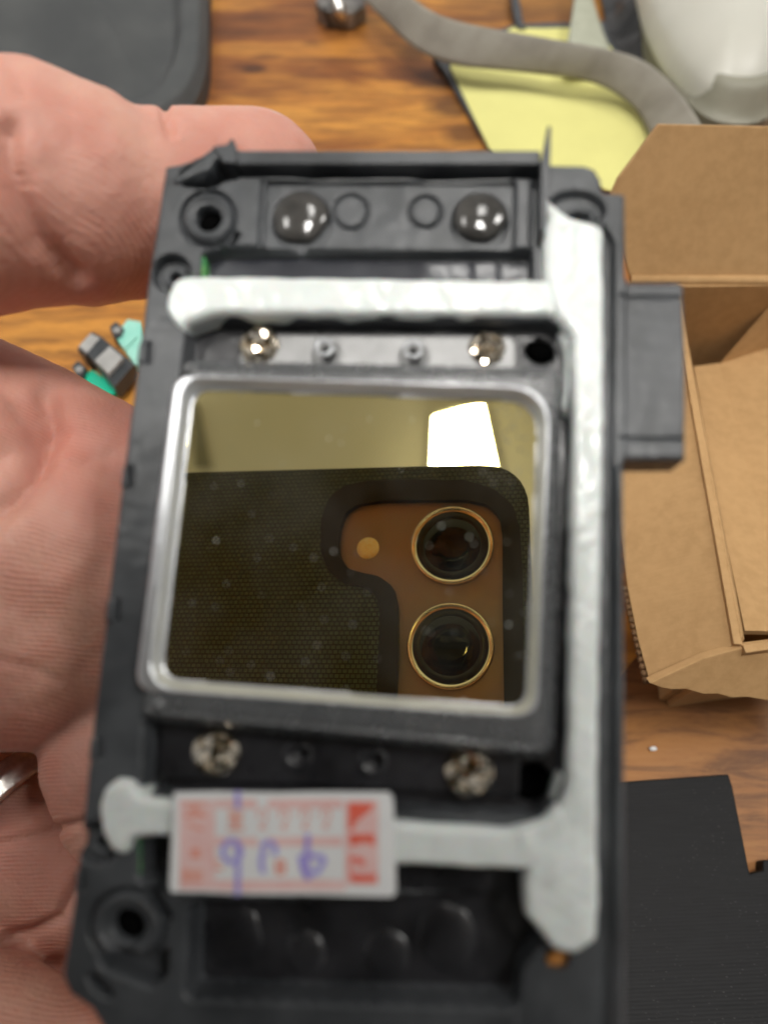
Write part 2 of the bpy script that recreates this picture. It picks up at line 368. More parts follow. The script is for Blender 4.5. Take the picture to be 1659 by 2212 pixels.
def printed():
    m, nt, b = nodes('layered_black_plastic'); co = coords(nt, (.12, 1, .12), (0, 0, -.04))
    ln = NN(nt, 'ShaderNodeTexWave'); ln.bands_direction = 'Y'; ln.inputs['Scale'].default_value = .42; ln.inputs['Distortion'].default_value = 1.2; nt.links.new(coords(nt, rot=(0, 0, -.04)), ln.inputs[0])
    n = noise(nt, co, 1.2, 4); fl = NN(nt, 'ShaderNodeTexVoronoi'); fl.inputs['Scale'].default_value = 1.15; nt.links.new(coords(nt, (.55, 1, 1)), fl.inputs['Vector'])
    msk = noise(nt, coords(nt), .07, 3)
    sp = math_(nt, 'MULTIPLY', ramp(nt, fl.outputs[0], [(.07, (1, 1, 1)), (.22, (0, 0, 0))]), ramp(nt, msk, [(.42, (0, 0, 0)), (.60, (1, 1, 1))]))
    c = mix(nt, n, (.006, .006, .0065), (.014, .014, .015)); c = mix(nt, math_(nt, 'MULTIPLY', sp, .2), c, (.26, .26, .26))
    nt.links.new(c, b.inputs['Base Color']); b.inputs['Roughness'].default_value = .55; b.inputs['Specular IOR Level'].default_value = .16
    bump(nt, b, math_(nt, 'ADD', math_(nt, 'MULTIPLY', ln.outputs[1], .3), math_(nt, 'ADD', n, sp)), .7, .12); return m
M['print_plate'] = printed()
def mirror_mat():
    m, nt, b = nodes('gold_tinted_mirror'); b.inputs['Metallic'].default_value = 1; b.inputs['Roughness'].default_value = .004
    co = coords(nt)
    b.inputs['Base Color'].default_value = (.70, .615, .29, 1)
    d = NN(nt, 'ShaderNodeBsdfDiffuse'); d.inputs[0].default_value = (.75, .78, .72, 1)
    v = NN(nt, 'ShaderNodeTexVoronoi'); v.inputs['Scale'].default_value = .62; nt.links.new(co, v.inputs['Vector'])
    v2 = NN(nt, 'ShaderNodeTexVoronoi'); v2.inputs['Scale'].default_value = .33; nt.links.new(co, v2.inputs['Vector'])
    k = math_(nt, 'ADD', ramp(nt, v.outputs[0], [(.055, (1, 1, 1)), (.075, (0, 0, 0))]), ramp(nt, v2.outputs[0], [(.05, (1, 1, 1)), (.06, (0, 0, 0))]))
    hz = ramp(nt, noise(nt, co, .09, 3), [(.4, (0, 0, 0)), (.75, (.035, .035, .035))])
    k = math_(nt, 'MINIMUM', math_(nt, 'ADD', math_(nt, 'MULTIPLY', k, .55), hz), 1)
    mx = NN(nt, 'ShaderNodeMixShader'); nt.links.new(k, mx.inputs[0]); nt.links.new(b.outputs[0], mx.inputs[1]); nt.links.new(d.outputs[0], mx.inputs[2])
    nt.links.new(mx.outputs[0], nt.nodes['Material Output'].inputs[0]); return m
M['mirror'] = mirror_mat()
def texcase():
    m, nt, b = nodes('textured_phone_case')
    tc = nt.nodes.new('ShaderNodeTexCoord'); br = NN(nt, 'ShaderNodeTexBrick')
    mp = nt.nodes.new('ShaderNodeMapping'); mp.inputs['Scale'].default_value = (1000, 1000, 1000); nt.links.new(tc.outputs['Object'], mp.inputs[0]); nt.links.new(mp.outputs[0], br.inputs[0])
    br.inputs['Scale'].default_value = 1; br.inputs['Brick Width'].default_value = 1.15; br.inputs['Row Height'].default_value = 1.0; br.inputs['Mortar Size'].default_value = .16; br.inputs['Mortar Smooth'].default_value = .6
    br.inputs['Color1'].default_value = (.070, .105, .068, 1); br.inputs['Color2'].default_value = (.050, .078, .052, 1); br.inputs['Mortar'].default_value = (.014, .018, .013, 1)
    nt.links.new(br.outputs[0], b.inputs['Base Color']); b.inputs['Roughness'].default_value = .38; b.inputs['Specular IOR Level'].default_value = .45
    bump(nt, b, math_(nt, 'SUBTRACT', 1.0, br.outputs[1]), 1.0, .3); return m
M['texcase'] = texcase()
def glass_lens():
    m, nt, b = nodes('coated_lens_glass'); b.inputs['Base Color'].default_value = (.004, .004, .006, 1); b.inputs['Roughness'].default_value = .02
    b.inputs['Specular IOR Level'].default_value = .35; return m
M['lens_glass'] = glass_lens()
def emit(name, c, s):
    m = bpy.data.materials.new(name); m.use_nodes = True; nt = m.node_tree; nt.nodes.clear()
    e = nt.nodes.new('ShaderNodeEmission'); e.inputs[0].default_value = (*c, 1); e.inputs[1].default_value = s
    o = nt.nodes.new('ShaderNodeOutputMaterial'); nt.links.new(e.outputs[0], o.inputs[0]); return m

# ------------------------------------------------------------------ setting: table, ceiling, ceiling lights
prism('tabletop', [(-700, -450, -30), (800, -450, -30), (800, 750, -30), (-700, 750, -30)], [(-700, -450, 0), (800, -450, 0), (800, 750, 0), (-700, 750, 0)], M['wood'], None, 2)
tag(bpy.data.objects['tabletop'], 'worn brown acacia wood tabletop with dark knots under everything', 'table', kind='structure')
prism('ceiling', [(-1700, -1700, 2010), (1700, -1700, 2010), (1700, 1900, 2010), (-1700, 1900, 2010)], [(-1700, -1700, 2040), (1700, -1700, 2040), (1700, 1900, 2040), (-1700, 1900, 2040)], M['ceiling'], None)
tag(bpy.data.objects['ceiling'], 'pale painted ceiling seen only as a reflection', 'ceiling', kind='structure')
def ceiling_light(q, s, label):
    q = np.array(q, float); c = q.mean(0); r = empty('ceiling_light', Matrix.Translation(Vector((*c, 2010)) * MM), label, 'ceiling light')
    r['group'] = 'ceiling lights over the table'
    p = q - c
    prism('light_housing', z3(p * 1.04, -22), z3(p * 1.04, -.5), M['cream'], r)
    prism('diffuser', z3(p, -27), z3(p, -22.5), emit('lit_diffuser', (1, .975, .93), s), r)
ceiling_light([(-189, 38), (-54, 68), (30, -420), (-235, -420)], LIGHT_MAIN, 'lit ceiling light reflected at the top right of the mirror')
ceiling_light([(-105, 395), (100, 395), (100, 900), (-105, 900)], LIGHT_SIDE * .55, 'ceiling light hung beyond the far side of the table')
ceiling_light([(-1300, 0), (-950, 0), (-950, 500), (-1300, 500)], LIGHT_SIDE * .5, 'unseen ceiling light added as fill above the left side of the table')  # fill light added on the left, out of sight
ceiling_light([(900, -100), (1250, -100), (1250, 400), (900, 400)], LIGHT_SIDE, 'unseen ceiling light added as fill above the right side of the table')  # unseen lamp added on the right for side fill

def ceil_pt(x, y, z=2010.):
    r_ = ray(x, y); p_ = onp(x, y); q_ = r_ - 2 * (r_ @ NC) * NC; p_ = c2w(p_); q_ = q_[0] * RT + q_[1] * UP + q_[2] * BK
    return (p_ + q_ * ((z - p_[2]) / q_[2]))[:2]
bq = np.array([ceil_pt(*p_) for p_ in ((421, 872), (429, 872), (458, 1010), (428, 1010))])
prism('ceiling_beam', z3(bq, 1990), z3(bq, 2009), M['cream_base'], None)
tag(bpy.data.objects['ceiling_beam'], 'narrow darker ceiling strip reflected at the left of the mirror', 'beam', kind='structure')
# ------------------------------------------------------------------ the held frame
FM = Matrix.Identity(4)
for i, vec in enumerate((U, V, n_)):
    wv_ = vec[0] * RT + vec[1] * UP + vec[2] * BK
    for k in range(3): FM[k][i] = wv_[k]
FO = c2w(OC)
for k in range(3): FM[k][3] = FO[k] * MM
FR = empty('printhead_frame', FM, 'black plastic frame with gold mirror and white sealant beads, held in the hand', 'printhead')
outline = [(357, 357), (384, 352), (410, 345), (436, 332), (456, 316), (512, 318), (512, 340), (1170, 340), (1178, 352), (1262, 354), (1284, 362), (1298, 384), (1301, 412), (1350, 417), (1352, 592), (1358, 603),
           (1470, 603), (1480, 610), (1485, 800), (1484, 990), (1352, 991), (1346, 1004), (1349, 1500), (1350, 2270), (330, 2290), (236, 2290), (222, 2225), (196, 2182), (150, 2150), (133, 2112), (160, 1930), (200, 1560), (262, 1040), (318, 610)]
def rec(H, X, Y, sd, depth, soft=3.0):     # sink what lies inside sd<0 to depth
    f = sstep(-sd / soft + .5); return H * (1 - f) + depth * f
def add(H, sd, amt, soft=3.0): return H + amt * sstep(-sd / soft + .5)
CAV = [(404, 690), (430, 682), (1185, 690), (1228, 722), (1232, 1000), (1226, 1300), (1218, 1680), (1165, 1765), (845, 1752), (305, 1712), (310, 1560), (345, 1250)]
def hous(X, Y, sd):
    H = np.zeros(X.shape)
    H += -.45 * (1 - sstep(-sd / 7))
    H = add(H, poly_sd(X, Y, [(1352, 560), (1600, 560), (1600, 1040), (1352, 1040)])[0], -.5)
    for yy in (637, 945): H = add(H, poly_sd(X, Y, [(1338, yy - 3), (1482, yy - 3), (1482, yy + 3), (1338, yy + 3)])[0], -.35, 4)
    # raised lip along the right edge
    H = add(H, poly_sd(X, Y, [(1303, 480), (1326, 520), (1322, 2300), (1290, 2300)])[0], -1.1, 6)
    H = add(H, poly_sd(X, Y, [(1331, 1010), (1345, 1010), (1349, 2280), (1333, 2280)])[0], .5, 8)
    # slots at the top left corner
    H = rec(H, X, Y, poly_sd(X, Y, [(384, 378), (396, 364), (424, 346), (437, 338), (440, 346), (414, 366), (392, 382)])[0], -6, 4)
    H = rec(H, X, Y, poly_sd(X, Y, rr_pts([(392, 398), (440, 386), (462, 372), (470, 352), (512, 352), (514, 384), (486, 388), (468, 400), (430, 404)], 6))[0], -4.2, 8)
    H = add(H, poly_sd(X, Y, rr_pts([(376, 396), (400, 372), (440, 348), (456, 330), (500, 322), (504, 344), (470, 348), (452, 374), (420, 384), (392, 400)], 5))[0], .5, 5)
    # slot under the top rail
    H = rec(H, X, Y, poly_sd(X, Y, [(512, 350), (1168, 352), (1168, 384), (512, 382)])[0], -6, 4)
    # upper panel
    H = rec(H, X, Y, poly_sd(X, Y, rr_pts([(574, 387), (1114, 387), (1112, 532), (566, 528)], 12))[0], -1.0, 6)
    H = rec(H, X, Y, poly_sd(X, Y, [(1148, 388), (1168, 388), (1168, 530), (1146, 530)])[0], -1.6, 6)
    H = rec(H, X, Y, poly_sd(X, Y, [(562, 388), (570, 388), (563, 528), (555, 528)])[0], -.7, 4)
    for cx, cy, r in ((755, 446, 37), (918, 446, 34)):
        c = circ(X, Y, cx, cy, r); H = H - .6 * np.exp(-(c / 3) ** 2) + .2 * sstep(-c / 8)
    for cx, cy, r in ((648, 467, 64), (1037, 467, 61)): H = rec(H, X, Y, circ(X, Y, cx, cy, r), -2.0, 5)
    H = rec(H, X, Y, poly_sd(X, Y, [(470, 530), (1150, 535), (1150, 606), (432, 606), (436, 548)])[0], -2.6, 5)
    H = rec(H, X, Y, poly_sd(X, Y, rr_pts([(492, 522), (508, 500), (520, 504), (505, 526)], 3))[0], -2.5, 5)
    # bosses and screw holes
    def boss(H, x, y, ro_, ri, hole, dep=-5.3, lift=.3):
        c = circ(X, Y, x, y, ro_); H = H - 1.0 * np.exp(-((c + 2) / 4) ** 2) + lift * sstep(-(c + 8) / 8)
        c2 = circ(X, Y, x, y, ri); H = H - .35 * sstep(-c2 / 6)
        return rec(H, X, Y, circ(X, Y, x, y, hole), dep, 5)
    H = boss(H, 450, 470, 60, 42, 27)
    H = boss(H, 275, 2002, 82, 58, 36)
    for x, y, r in ((371, 590, 41), (213, 1822, 46)):
        H = rec(H, X, Y, circ(X, Y, x, y, r), -1.6, 7); H = add(H, circ(X, Y, x + 3, y + 2, r * .62), 1.0, 6); H = rec(H, X, Y, circ(X, Y, x + 4, y + 4, r * .28), -3, 5)
    H = rec(H, X, Y, circ(X, Y, 1243, 452, 62, 40), -1.2, 8); H = add(H, circ(X, Y, 1248, 460, 40, 24), .6, 6); H = rec(H, X, Y, circ(X, Y, 1252, 461, 22, 11), -7, 4)
    # cavity of the print head
    H = rec(H, X, Y, poly_sd(X, Y, rr_pts(CAV, 14))[0], -3.2, 6)
    H = rec(H, X, Y, circ(X, Y, 1172, 742, 37), -9, 5); H = rec(H, X, Y, circ(X, Y, 1155, 1700, 48), -10, 6)
    # lower part
    H = rec(H, X, Y, poly_sd(X, Y, rr_pts([(300, 1806), (1140, 1850), (1140, 1960), (372, 1935), (300, 1900)], 10))[0], -3.4, 8)
    H = rec(H, X, Y, poly_sd(X, Y, rr_pts([(408, 1948), (1140, 1955), (1190, 2045), (1135, 2110), (1130, 2182), (400, 2160)], 26))[0], -4.2, 9)
    H = rec(H, X, Y, poly_sd(X, Y, rr_pts([(312, 1915), (338, 1922), (372, 1985), (360, 1992), (322, 1950)], 8))[0], -3, 8)
    H = rec(H, X, Y, poly_sd(X, Y, rr_pts([(215, 2062), (265, 2052), (340, 2070), (362, 2046), (362, 2110), (330, 2135), (270, 2112), (222, 2092)], 10))[0], -3.2, 10)
    H = rec(H, X, Y, poly_sd(X, Y, rr_pts([(188, 2108), (206, 2104), (246, 2150), (232, 2160), (200, 2136)], 6))[0], -6, 8)
    H = rec(H, X, Y, poly_sd(X, Y, rr_pts([(1120, 2180), (1130, 2100), (1170, 2050), (1300, 2030), (1310, 2280), (1110, 2280)], 20))[0], -.9, 10)
    # clip notches down the left edge
    for x, y in ((311, 762), (271, 1030), (244, 1320), (205, 1618), (168, 1905)):
        H = add(H, poly_sd(X, Y, [(x - 20, y - 22), (x + 8, y - 22), (x + 6, y + 22), (x - 22, y + 22)])[0], .35, 5)
        H = H - .9 * np.exp(-((X - x - 10) / 4) ** 2) * sstep((26 - np.abs(Y - y)) / 6)
    H = H + .05 * nz(X, Y, 180, 3)
    return H
relief('housing', outline, hous, -5.5, .15, M['plastic'], FR, hole=lambda X, Y: circ(X, Y, 1207, 2080, 30, 24))
fr_prism('top_rail', [(510, 324), (1168, 324), (1168, 354), (512, 354)], -5, .9, M['plastic'], FR, .25)
fr_prism('corner_clip', [(456, 317), (470, 313), (490, 311), (497, 300), (503, 296), (511, 322), (510, 352), (482, 350), (470, 330)], -3, .8, M['plastic'], FR, .2)
fr_prism('latch_fin', [(1172, 330), (1179, 290), (1183, 270), (1190, 272), (1189, 350), (1178, 500), (1168, 500), (1168, 352)], -5, 2.0, M['plastic'], FR, .15)
fr_prism('slot_shade', [(516, 352), (1166, 354), (1166, 381), (516, 380)], -5.4, -4.4, M['hole'], FR, .05)  # black bar added to paint the shadow in the slot
relief('lower_recess_shade', rr_pts([(408, 1950), (1138, 1957), (1186, 2045), (1133, 2108), (1128, 2178), (402, 2158)], 26), lambda X, Y, sd: -4.1 + .06 * nz(X, Y, 160, 31), -4.6, .3, M['plastic_deep'], FR)  # dark sheet that paints the shade over the lower recess floor
relief('sticker_recess_shade', rr_pts([(304, 1810), (1138, 1854), (1138, 1956), (374, 1932), (303, 1898)], 10), lambda X, Y, sd: -3.3 + .04 * nz(X, Y, 160, 32), -3.8, .3, M['plastic_deep'], FR)  # dark sheet painting the shade in the recess under the sticker
for hx, hy, hr in ((450, 470, 26), (275, 2002, 35), (1172, 742, 33), (1155, 1700, 44)):
    hw = -4.0 if hx > 1000 else -1.6; c = F(hx, hy, hw); k_ = np.linalg.norm(F(hx + hr, hy, hw) - c); lathe('screw_hole_shade', [(k_ + .05, -5.4), (k_ + .05, hw), (.3, hw)], M['hole'], FR, c)  # black plugs that paint the deep shade of the holes
# parts of the upper panel
def dome(x, y, r, h, w0, m, seed):
    c = F(x, y, w0); rm = np.linalg.norm(F(x + r, y, w0) - c); bm = bmesh.new(); bmesh.ops.create_uvsphere(bm, u_segments=48, v_segments=24, radius=1)
    for v_ in bm.verts:
        k = 1 + .05 * float(nz(np.array(v_.co.x), np.array(v_.co.y), 1.3, seed, 2)); v_.co = Vector((c[0] + v_.co.x * rm * k, c[1] + v_.co.y * rm * k, w0 + v_.co.z * h)) * MM
    return bmobj('epoxy_dome', bm, m, FR)
dome(648, 467, 61, .95, -1.6, M['dome'], 2); dome(1037, 467, 58, .95, -1.6, M['dome'], 5)
for x, y, r, s in ((505, 2020, 66, 3), (660, 2058, 48, 7), (835, 2055, 52, 9), (965, 2020, 70, 11)): dome(x, y, r, .7, -4.3, M['plastic_deep'], s)
relief('glossy_film', [(445, 541), (560, 536), (1000, 541), (1143, 545), (1143, 610), (440, 610)], lambda X, Y, sd: -2.3 + .05 * nz(X, Y, 260, 5, 2) - .3 * np.exp(-((X - 1020) / 3) ** 2) - .2 * np.exp(-((X - 1080) / 3) ** 2), -2.7, .2, M['film'], FR)
fr_prism('circuit_board', [(414, 550), (442, 548), (441, 610), (414, 606)], -2.6, -.6, M['pcb'], FR)
fr_prism('circuit_board', [(255, 1822), (302, 1808), (302, 1900), (270, 1888)], -3.2, -.4, M['pcb'], FR)
for y in (560, 572, 584): fr_prism('solder_pad', [(424, y), (436, y), (436, y + 6), (424, y + 6)], -.7, -.5, M['gold_pad'], FR, .03)
# print head: cavity liner, steel strip, raised bezel, mirror
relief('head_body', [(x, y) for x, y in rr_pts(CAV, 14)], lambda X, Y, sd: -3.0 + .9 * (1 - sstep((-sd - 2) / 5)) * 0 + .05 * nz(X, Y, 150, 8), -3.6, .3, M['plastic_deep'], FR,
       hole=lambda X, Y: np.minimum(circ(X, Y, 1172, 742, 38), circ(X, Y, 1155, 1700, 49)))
def strip(X, Y, sd):
    H = -1.9 + .0 * X
    for x, y in ((702, 754), (893, 758)):
        c = circ(X, Y, x, y, 30); H = H + .35 * np.exp(-((c + 6) / 6) ** 2); H = rec(H, X, Y, circ(X, Y, x, y, 12), -3, 3)
    return H - .2 * (1 - sstep(-sd / 6))
relief('steel_strip', rr_pts([(505, 703), (1118, 706), (1122, 800), (502, 800)], 22), strip, -2.95, .15, M['strip'], FR)
def strip2(X, Y, sd):
    H = -2.1 + .0 * X
    for x, y in ((632, 1640), (800, 1655)):
        c = circ(X, Y, x, y, 30); H = H + .3 * np.exp(-((c + 6) / 6) ** 2); H = rec(H, X, Y, circ(X, Y, x + 12, y - 4, 12), -3, 3)
    return H - .2 * (1 - sstep(-sd / 6))
for hx, hy in ((702, 754), (893, 758)):
    c = F(hx, hy, -2.2); lathe('strip_hole_shade', [(.58, -2.8), (.58, -1.80), (.1, -1.80)], M['hole'], FR, c, 24)  # black plug painting the hole's inner shade
    lathe('hole_collar', [(1.25, -2.4), (1.25, -1.8), (1.05, -1.62), (.72, -1.62), (.66, -1.7), (.60, -2.6)], M['steel'], FR, c, 40)
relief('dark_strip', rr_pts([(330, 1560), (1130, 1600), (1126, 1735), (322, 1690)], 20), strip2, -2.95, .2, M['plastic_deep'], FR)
IN = rr_pts([(424, 845), (1112, 866), (1160, 925), (1128, 1527), (355, 1468)], [34, 60, 40, 40, 40], 8)
IN = rr_pts([(422, 842), (1163, 868), (1134, 1528), (352, 1466)], [38, 78, 42, 44], 8)
OUT = rr_pts([(392, 774), (1213, 792), (1197, 1642), (300, 1556)], [30, 34, 52, 30], 8)
def bezel(X, Y, sd):
    si = poly_sd(X, Y, IN)[0]
    H = 1.35 - 1.9 * (1 - sstep((-sd) / 26)) ** 1.4
    H = np.minimum(H, .12 + 1.3 * sstep(si / 22))
    # low step along the outer right and bottom sides
    H = H - .25 * np.exp(-((sd + 30) / 4) ** 2)
    H = H + .02 * nz(X, Y, 90, 4)
    for x, y in ((418, 805), (352, 1522)):
        c = circ(X, Y, x, y, 16); H = H + .35 * sstep(-c / 10)
    return H
relief('bezel', OUT, bezel, -2.9, .15, M['bezel'], FR, hole=lambda X, Y: poly_sd(X, Y, IN)[0])
TR = rr_pts([(386, 816), (1187, 842), (1160, 1551), (302, 1493)], [44, 88, 50, 50], 8)  # bright metal edge, widened at left to hold the chamfer's highlight
def trim(X, Y, sd): si = poly_sd(X, Y, IN)[0]; return np.minimum(1.46, .18 + 1.3 * sstep(si / 22)) - .35 * (1 - sstep(-sd / 7))
relief('inner_trim', TR, trim, .05, .12, M['trim'], FR, hole=lambda X, Y: poly_sd(X, Y, IN)[0], bottom=False)
q = F(*rr_pts([(412, 832), (1172, 858), (1143, 1540), (342, 1476)], 40, 8).T, 0)
prism('mirror', z3(q, -.6), z3(q, 0), M['mirror'], FR)
def screw(x, y, r, w0, seed):
    c = F(x, y, w0); rm = np.linalg.norm(F(x + r, y, w0) - c); bm = bmesh.new(); bmesh.ops.create_icosphere(bm, subdivisions=3, radius=1); R_ = random.Random(seed)
    for v_ in bm.verts:
        x_, y_, z_ = v_.co; rad = math.hypot(x_, y_)
        slot = (abs(x_) < .16 or abs(y_) < .16) and rad < .6 and z_ > 0
        z = z_ * .8 - .45 * slot + R_.uniform(-.10, .10)
        k = 1 + R_.uniform(-.06, .06)
        v_.co = Vector((c[0] + x_ * rm * k, c[1] + y_ * rm * k, w0 + z * 1.1)) * MM
    bmobj('screw', bm, M['screw'], FR, False)
for a in ((560, 745, 42, -1.8, 1), (1052, 752, 40, -1.8, 2), (468, 1625, 50, -1.9, 3), (1012, 1668, 52, -1.9, 4)): screw(*a)
# sealant beads
def bead(poly, w0, h, R, seed, base=-3.2, amp=.09):
    P0 = np.concatenate([np.linspace(poly[i], poly[(i + 1) % len(poly)], max(2, int(np.linalg.norm(poly[i] - poly[(i + 1) % len(poly)]) / 9)), endpoint=False) for i in range(len(poly))])
    poly = P0 + np.column_stack([nz(P0[:, 0], P0[:, 1], 170, seed + 60, 2), nz(P0[:, 0], P0[:, 1], 150, seed + 61, 2)]) * 2.0
    return relief('sealant_bead', poly, lambda X, Y, sd: w0 + h * np.sqrt(np.clip(1 - (1 - np.clip(-sd / R, 0, 1)) ** 2, 0, 1)) + (amp * nz(X, Y, 130, seed) + (.28 * np.exp(-((Y - 520) / 90) ** 2) + .22 * np.exp(-((Y - 1800) / 110) ** 2)) * nz(X * 1.5, Y, 210, seed + 40, 2) * (X > 1120)) * sstep(-sd / R), base, .18, M['silicone'], FR, wref=w0 + h * .5)
bead(rr_pts([(362, 640), (378, 606), (412, 596), (450, 597), (1196, 607), (1212, 640), (1200, 684), (1000, 684), (460, 680), (430, 690), (404, 700), (398, 716), (376, 700), (360, 672)], 12), -.3, 1.05, 15, 1)
bead(rr_pts([(1176, 418), (1190, 440), (1205, 452), (1230, 470), (1262, 478), (1288, 486), (1304, 500), (1305, 800), (1300, 1200), (1292, 1700), (1290, 1840), (1294, 1950), (1288, 2030), (1240, 2062), (1195, 2050), (1132, 1975), (1128, 1900), (1140, 1850), (1190, 1790), (1222, 1690), (1228, 1300), (1236, 900), (1232, 730), (1200, 690), (1180, 640), (1172, 600), (1170, 500), (1182, 480), (1172, 455)], 10), -.2, 1.2, 17, 2)
bead(rr_pts([(216, 1740), (228, 1698), (256, 1680), (288, 1684), (304, 1712), (330, 1722), (400, 1728), (850, 1772), (1100, 1788), (1170, 1768), (1205, 1730), (1225, 1760), (1235, 1850), (1180, 1880), (1140, 1880), (860, 1868), (400, 1808), (330, 1806), (290, 1812), (276, 1846), (246, 1842), (222, 1800)], 12), -.1, 1.2, 17, 3)
bead(rr_pts([(1196, 690), (1214, 694), (1236, 725), (1232, 800), (1226, 900), (1216, 880), (1220, 760), (1206, 716)], 6), -1.6, .9, 10, 9)
bead(rr_pts([(1196, 1700), (1206, 1670), (1222, 1672), (1222, 1760), (1200, 1772), (1182, 1760)], 8), -1.2, .9, 12, 11)
bm = bmesh.new()
for k in range(70):
    a_x, a_y = (rng.uniform(1040, 1150), rng.uniform(870, 1050)) if k < 56 else (rng.uniform(390, 1130), rng.uniform(860, 1500))
    p = F(a_x, a_y, 0); rd = rng.uniform(.06, .14)
    bmesh.ops.create_icosphere(bm, subdivisions=1, radius=rd * MM, matrix=Matrix.Translation(Vector((p[0], p[1], rd * .6)) * MM) @ Matrix.Diagonal((rng.uniform(.7, 1.6), rng.uniform(.7, 1.6), .8, 1)))
o = bmobj('dust', bm, mat('dust_grey', (.30, .30, .27), .8), FR); o['kind'] = 'stuff'
# warranty sticker with its printing
def w_st(u, v): return 2.05 + .10 * np.sin(u * .55 + 1) - .25 * np.clip((v - SV) / 8, 0, 1)
SV = float(F(600, 1720)[1])
def st_relief(name, pts, dz, m, par, step=.35):
    return relief(name, pts, lambda X, Y, sd: w_st(F(X, Y, 2.0)[..., 0], F(X, Y, 2.0)[..., 1]) + dz, 2.05 + dz - .6 if dz == 0 else 1.9, step, m, par, wref=2.0, bottom=False)
def st_part(pts, dz, m, par, nm):
    q = F(*np.array(pts, float).T, 2.05 + dz); bm = bmesh.new()
    f = bm.faces.new([bm.verts.new(Vector((a, b, 0)) * MM) for a, b in q]); bmesh.ops.triangulate(bm, faces=[f])
    for _ in range(2): bmesh.ops.subdivide_edges(bm, edges=[e for e in bm.edges if e.calc_length() > .0012], cuts=1)
    for v_ in bm.verts: v_.co.z = float(w_st(v_.co.x * 1000, v_.co.y * 1000) + dz) * MM
    bmesh.ops.recalc_face_normals(bm, faces=bm.faces)
    return bmobj(nm, bm, m, par, False)
SQ = [(376, 1712), (480, 1711), (600, 1713), (700, 1711), (838, 1712), (848, 1722), (850, 1740), (856, 1926), (848, 1937), (370, 1928), (366, 1918)]
q = F(*np.array(SQ, float).T, 2.05)
STK = relief('sticker', SQ, lambda X, Y, sd: w_st(F(X, Y, 2.05)[..., 0], F(X, Y, 2.05)[..., 1]), 1.7, .3, M['paper'], FR, wref=2.05)
def P_(x, y): return (420 / 1.173 + x * 600 / 1659 / 1.173, 1980 / 1.173 + y * 600 / 1659 / 1.173)    # enlarged sticker view -> picture
def SP(pts): return [P_(*p) for p in pts]
def box_(x0, y0, x1, y1): return [(x0, y0), (x1, y0), (x1, y1), (x0, y1)]
st_part(SP(box_(95, 130, 345, 760)), .03, M['pink'], STK, 'printed_panel')
st_part(SP(box_(350, 125, 1240, 190)), .03, M['pink'], STK, 'printed_panel')
st_part(SP(box_(350, 390, 1240, 455)), .03, M['pink'], STK, 'printed_panel')
st_part(SP(box_(350, 690, 1260, 765)), .03, M['pink'], STK, 'printed_panel')
st_part(SP(box_(1255, 130, 1490, 725)), .03, M['pink'], STK, 'printed_panel')
RB = [[(1280, 150), (1465, 150), (1440, 200), (1375, 250), (1345, 270), (1312, 335), (1280, 335)], [(1285, 365), (1460, 365), (1470, 450), (1400, 430), (1340, 440), (1290, 455)],
      [(1285, 520), (1390, 540), (1395, 590), (1350, 585), (1340, 555), (1300, 565), (1300, 650), (1480, 650), (1480, 705), (1300, 705), (1285, 650)]]
for r in RB: st_part(SP(r), .07, M['red'], STK, 'red_mark')
def strokes(nm, ls, wd, m, dz):
    """hand strokes: flat quads following the sheet"""
    Vv, Ff = [], []
    for l in ls:
        l = np.array(l, float); pts = []
        for a, b in zip(l[:-1], l[1:]):
            for t in np.linspace(0, 1, 6)[:-1]: pts.append(a + (b - a) * t)
        pts.append(l[-1]); pts = np.array(pts); k0 = len(Vv)
        for i, p in enumerate(pts):
            t = pts[min(i + 1, len(pts) - 1)] - pts[max(i - 1, 0)]; t /= max(np.linalg.norm(t), 1e-6); nrm = np.array([-t[1], t[0]]) * wd / 2
            for s in (1, -1):
                x, y = P_(*(p + s * nrm)); u, v = F(x, y, 2.05 + dz); Vv.append((u, v, float(w_st(u, v)) + dz))
        for i in range(len(pts) - 1): Ff.append((k0 + 2 * i, k0 + 2 * i + 1, k0 + 2 * i + 3, k0 + 2 * i + 2))
    return mesh(nm, Vv, Ff, m, STK)
def arc(x, y, rx, ry, a0, a1, n=10): return [(x + rx * math.cos(math.radians(a0 + (a1 - a0) * i / n)), y + ry * math.sin(math.radians(a0 + (a1 - a0) * i / n))) for i in range(n + 1)]
strokes('handwriting', [[(505, 65), (505, 110), (508, 190)], arc(465, 490, 65, 75, 60, 400), [(505, 440), (510, 560), (505, 800)],
                        arc(725, 480, 45, 55, 190, 400), [(690, 480), (670, 560), (685, 640)], [(995, 370), (990, 500), (985, 690)], [(940, 520), (960, 620), (1010, 690)], [(1085, 520), (1110, 560), (1060, 640), (1000, 640)], [(960, 520), (1080, 530)]], 38, M['purple'], .11)
g = []
for x in (680, 830, 975, 1120): g += [arc(x, 235, 32, 38, 150, 400), [(x + 25, 265), (x - 20, 325), (x + 30, 325)]]
strokes('printed_digits', g, 15, M['pale_red'], .06)
g = [[(440, 215), (540, 215)], [(440, 250), (540, 250)], [(440, 285), (540, 285)], [(435, 330), (550, 330)], [(490, 215), (490, 340)],
     [(130, 160), (280, 160)], [(160, 200), (270, 235)], [(130, 240), (280, 240)], [(200, 160), (210, 240)], [(150, 300), (260, 340)], [(170, 490), (250, 490)], [(205, 470), (200, 540)], [(170, 520), (250, 530)],
     [(110, 630), (260, 630)], [(110, 660), (260, 660)], [(110, 695), (260, 695)], [(140, 620), (140, 700)], [(200, 620), (200, 700)], [(340, 560), (380, 560)], [(340, 600), (400, 620)],
     [(780, 560), (830, 560), (830, 640), (780, 640), (780, 560)], [(780, 600), (830, 600)]]
strokes('printed_characters', g, 22, M['char_red'], .085)
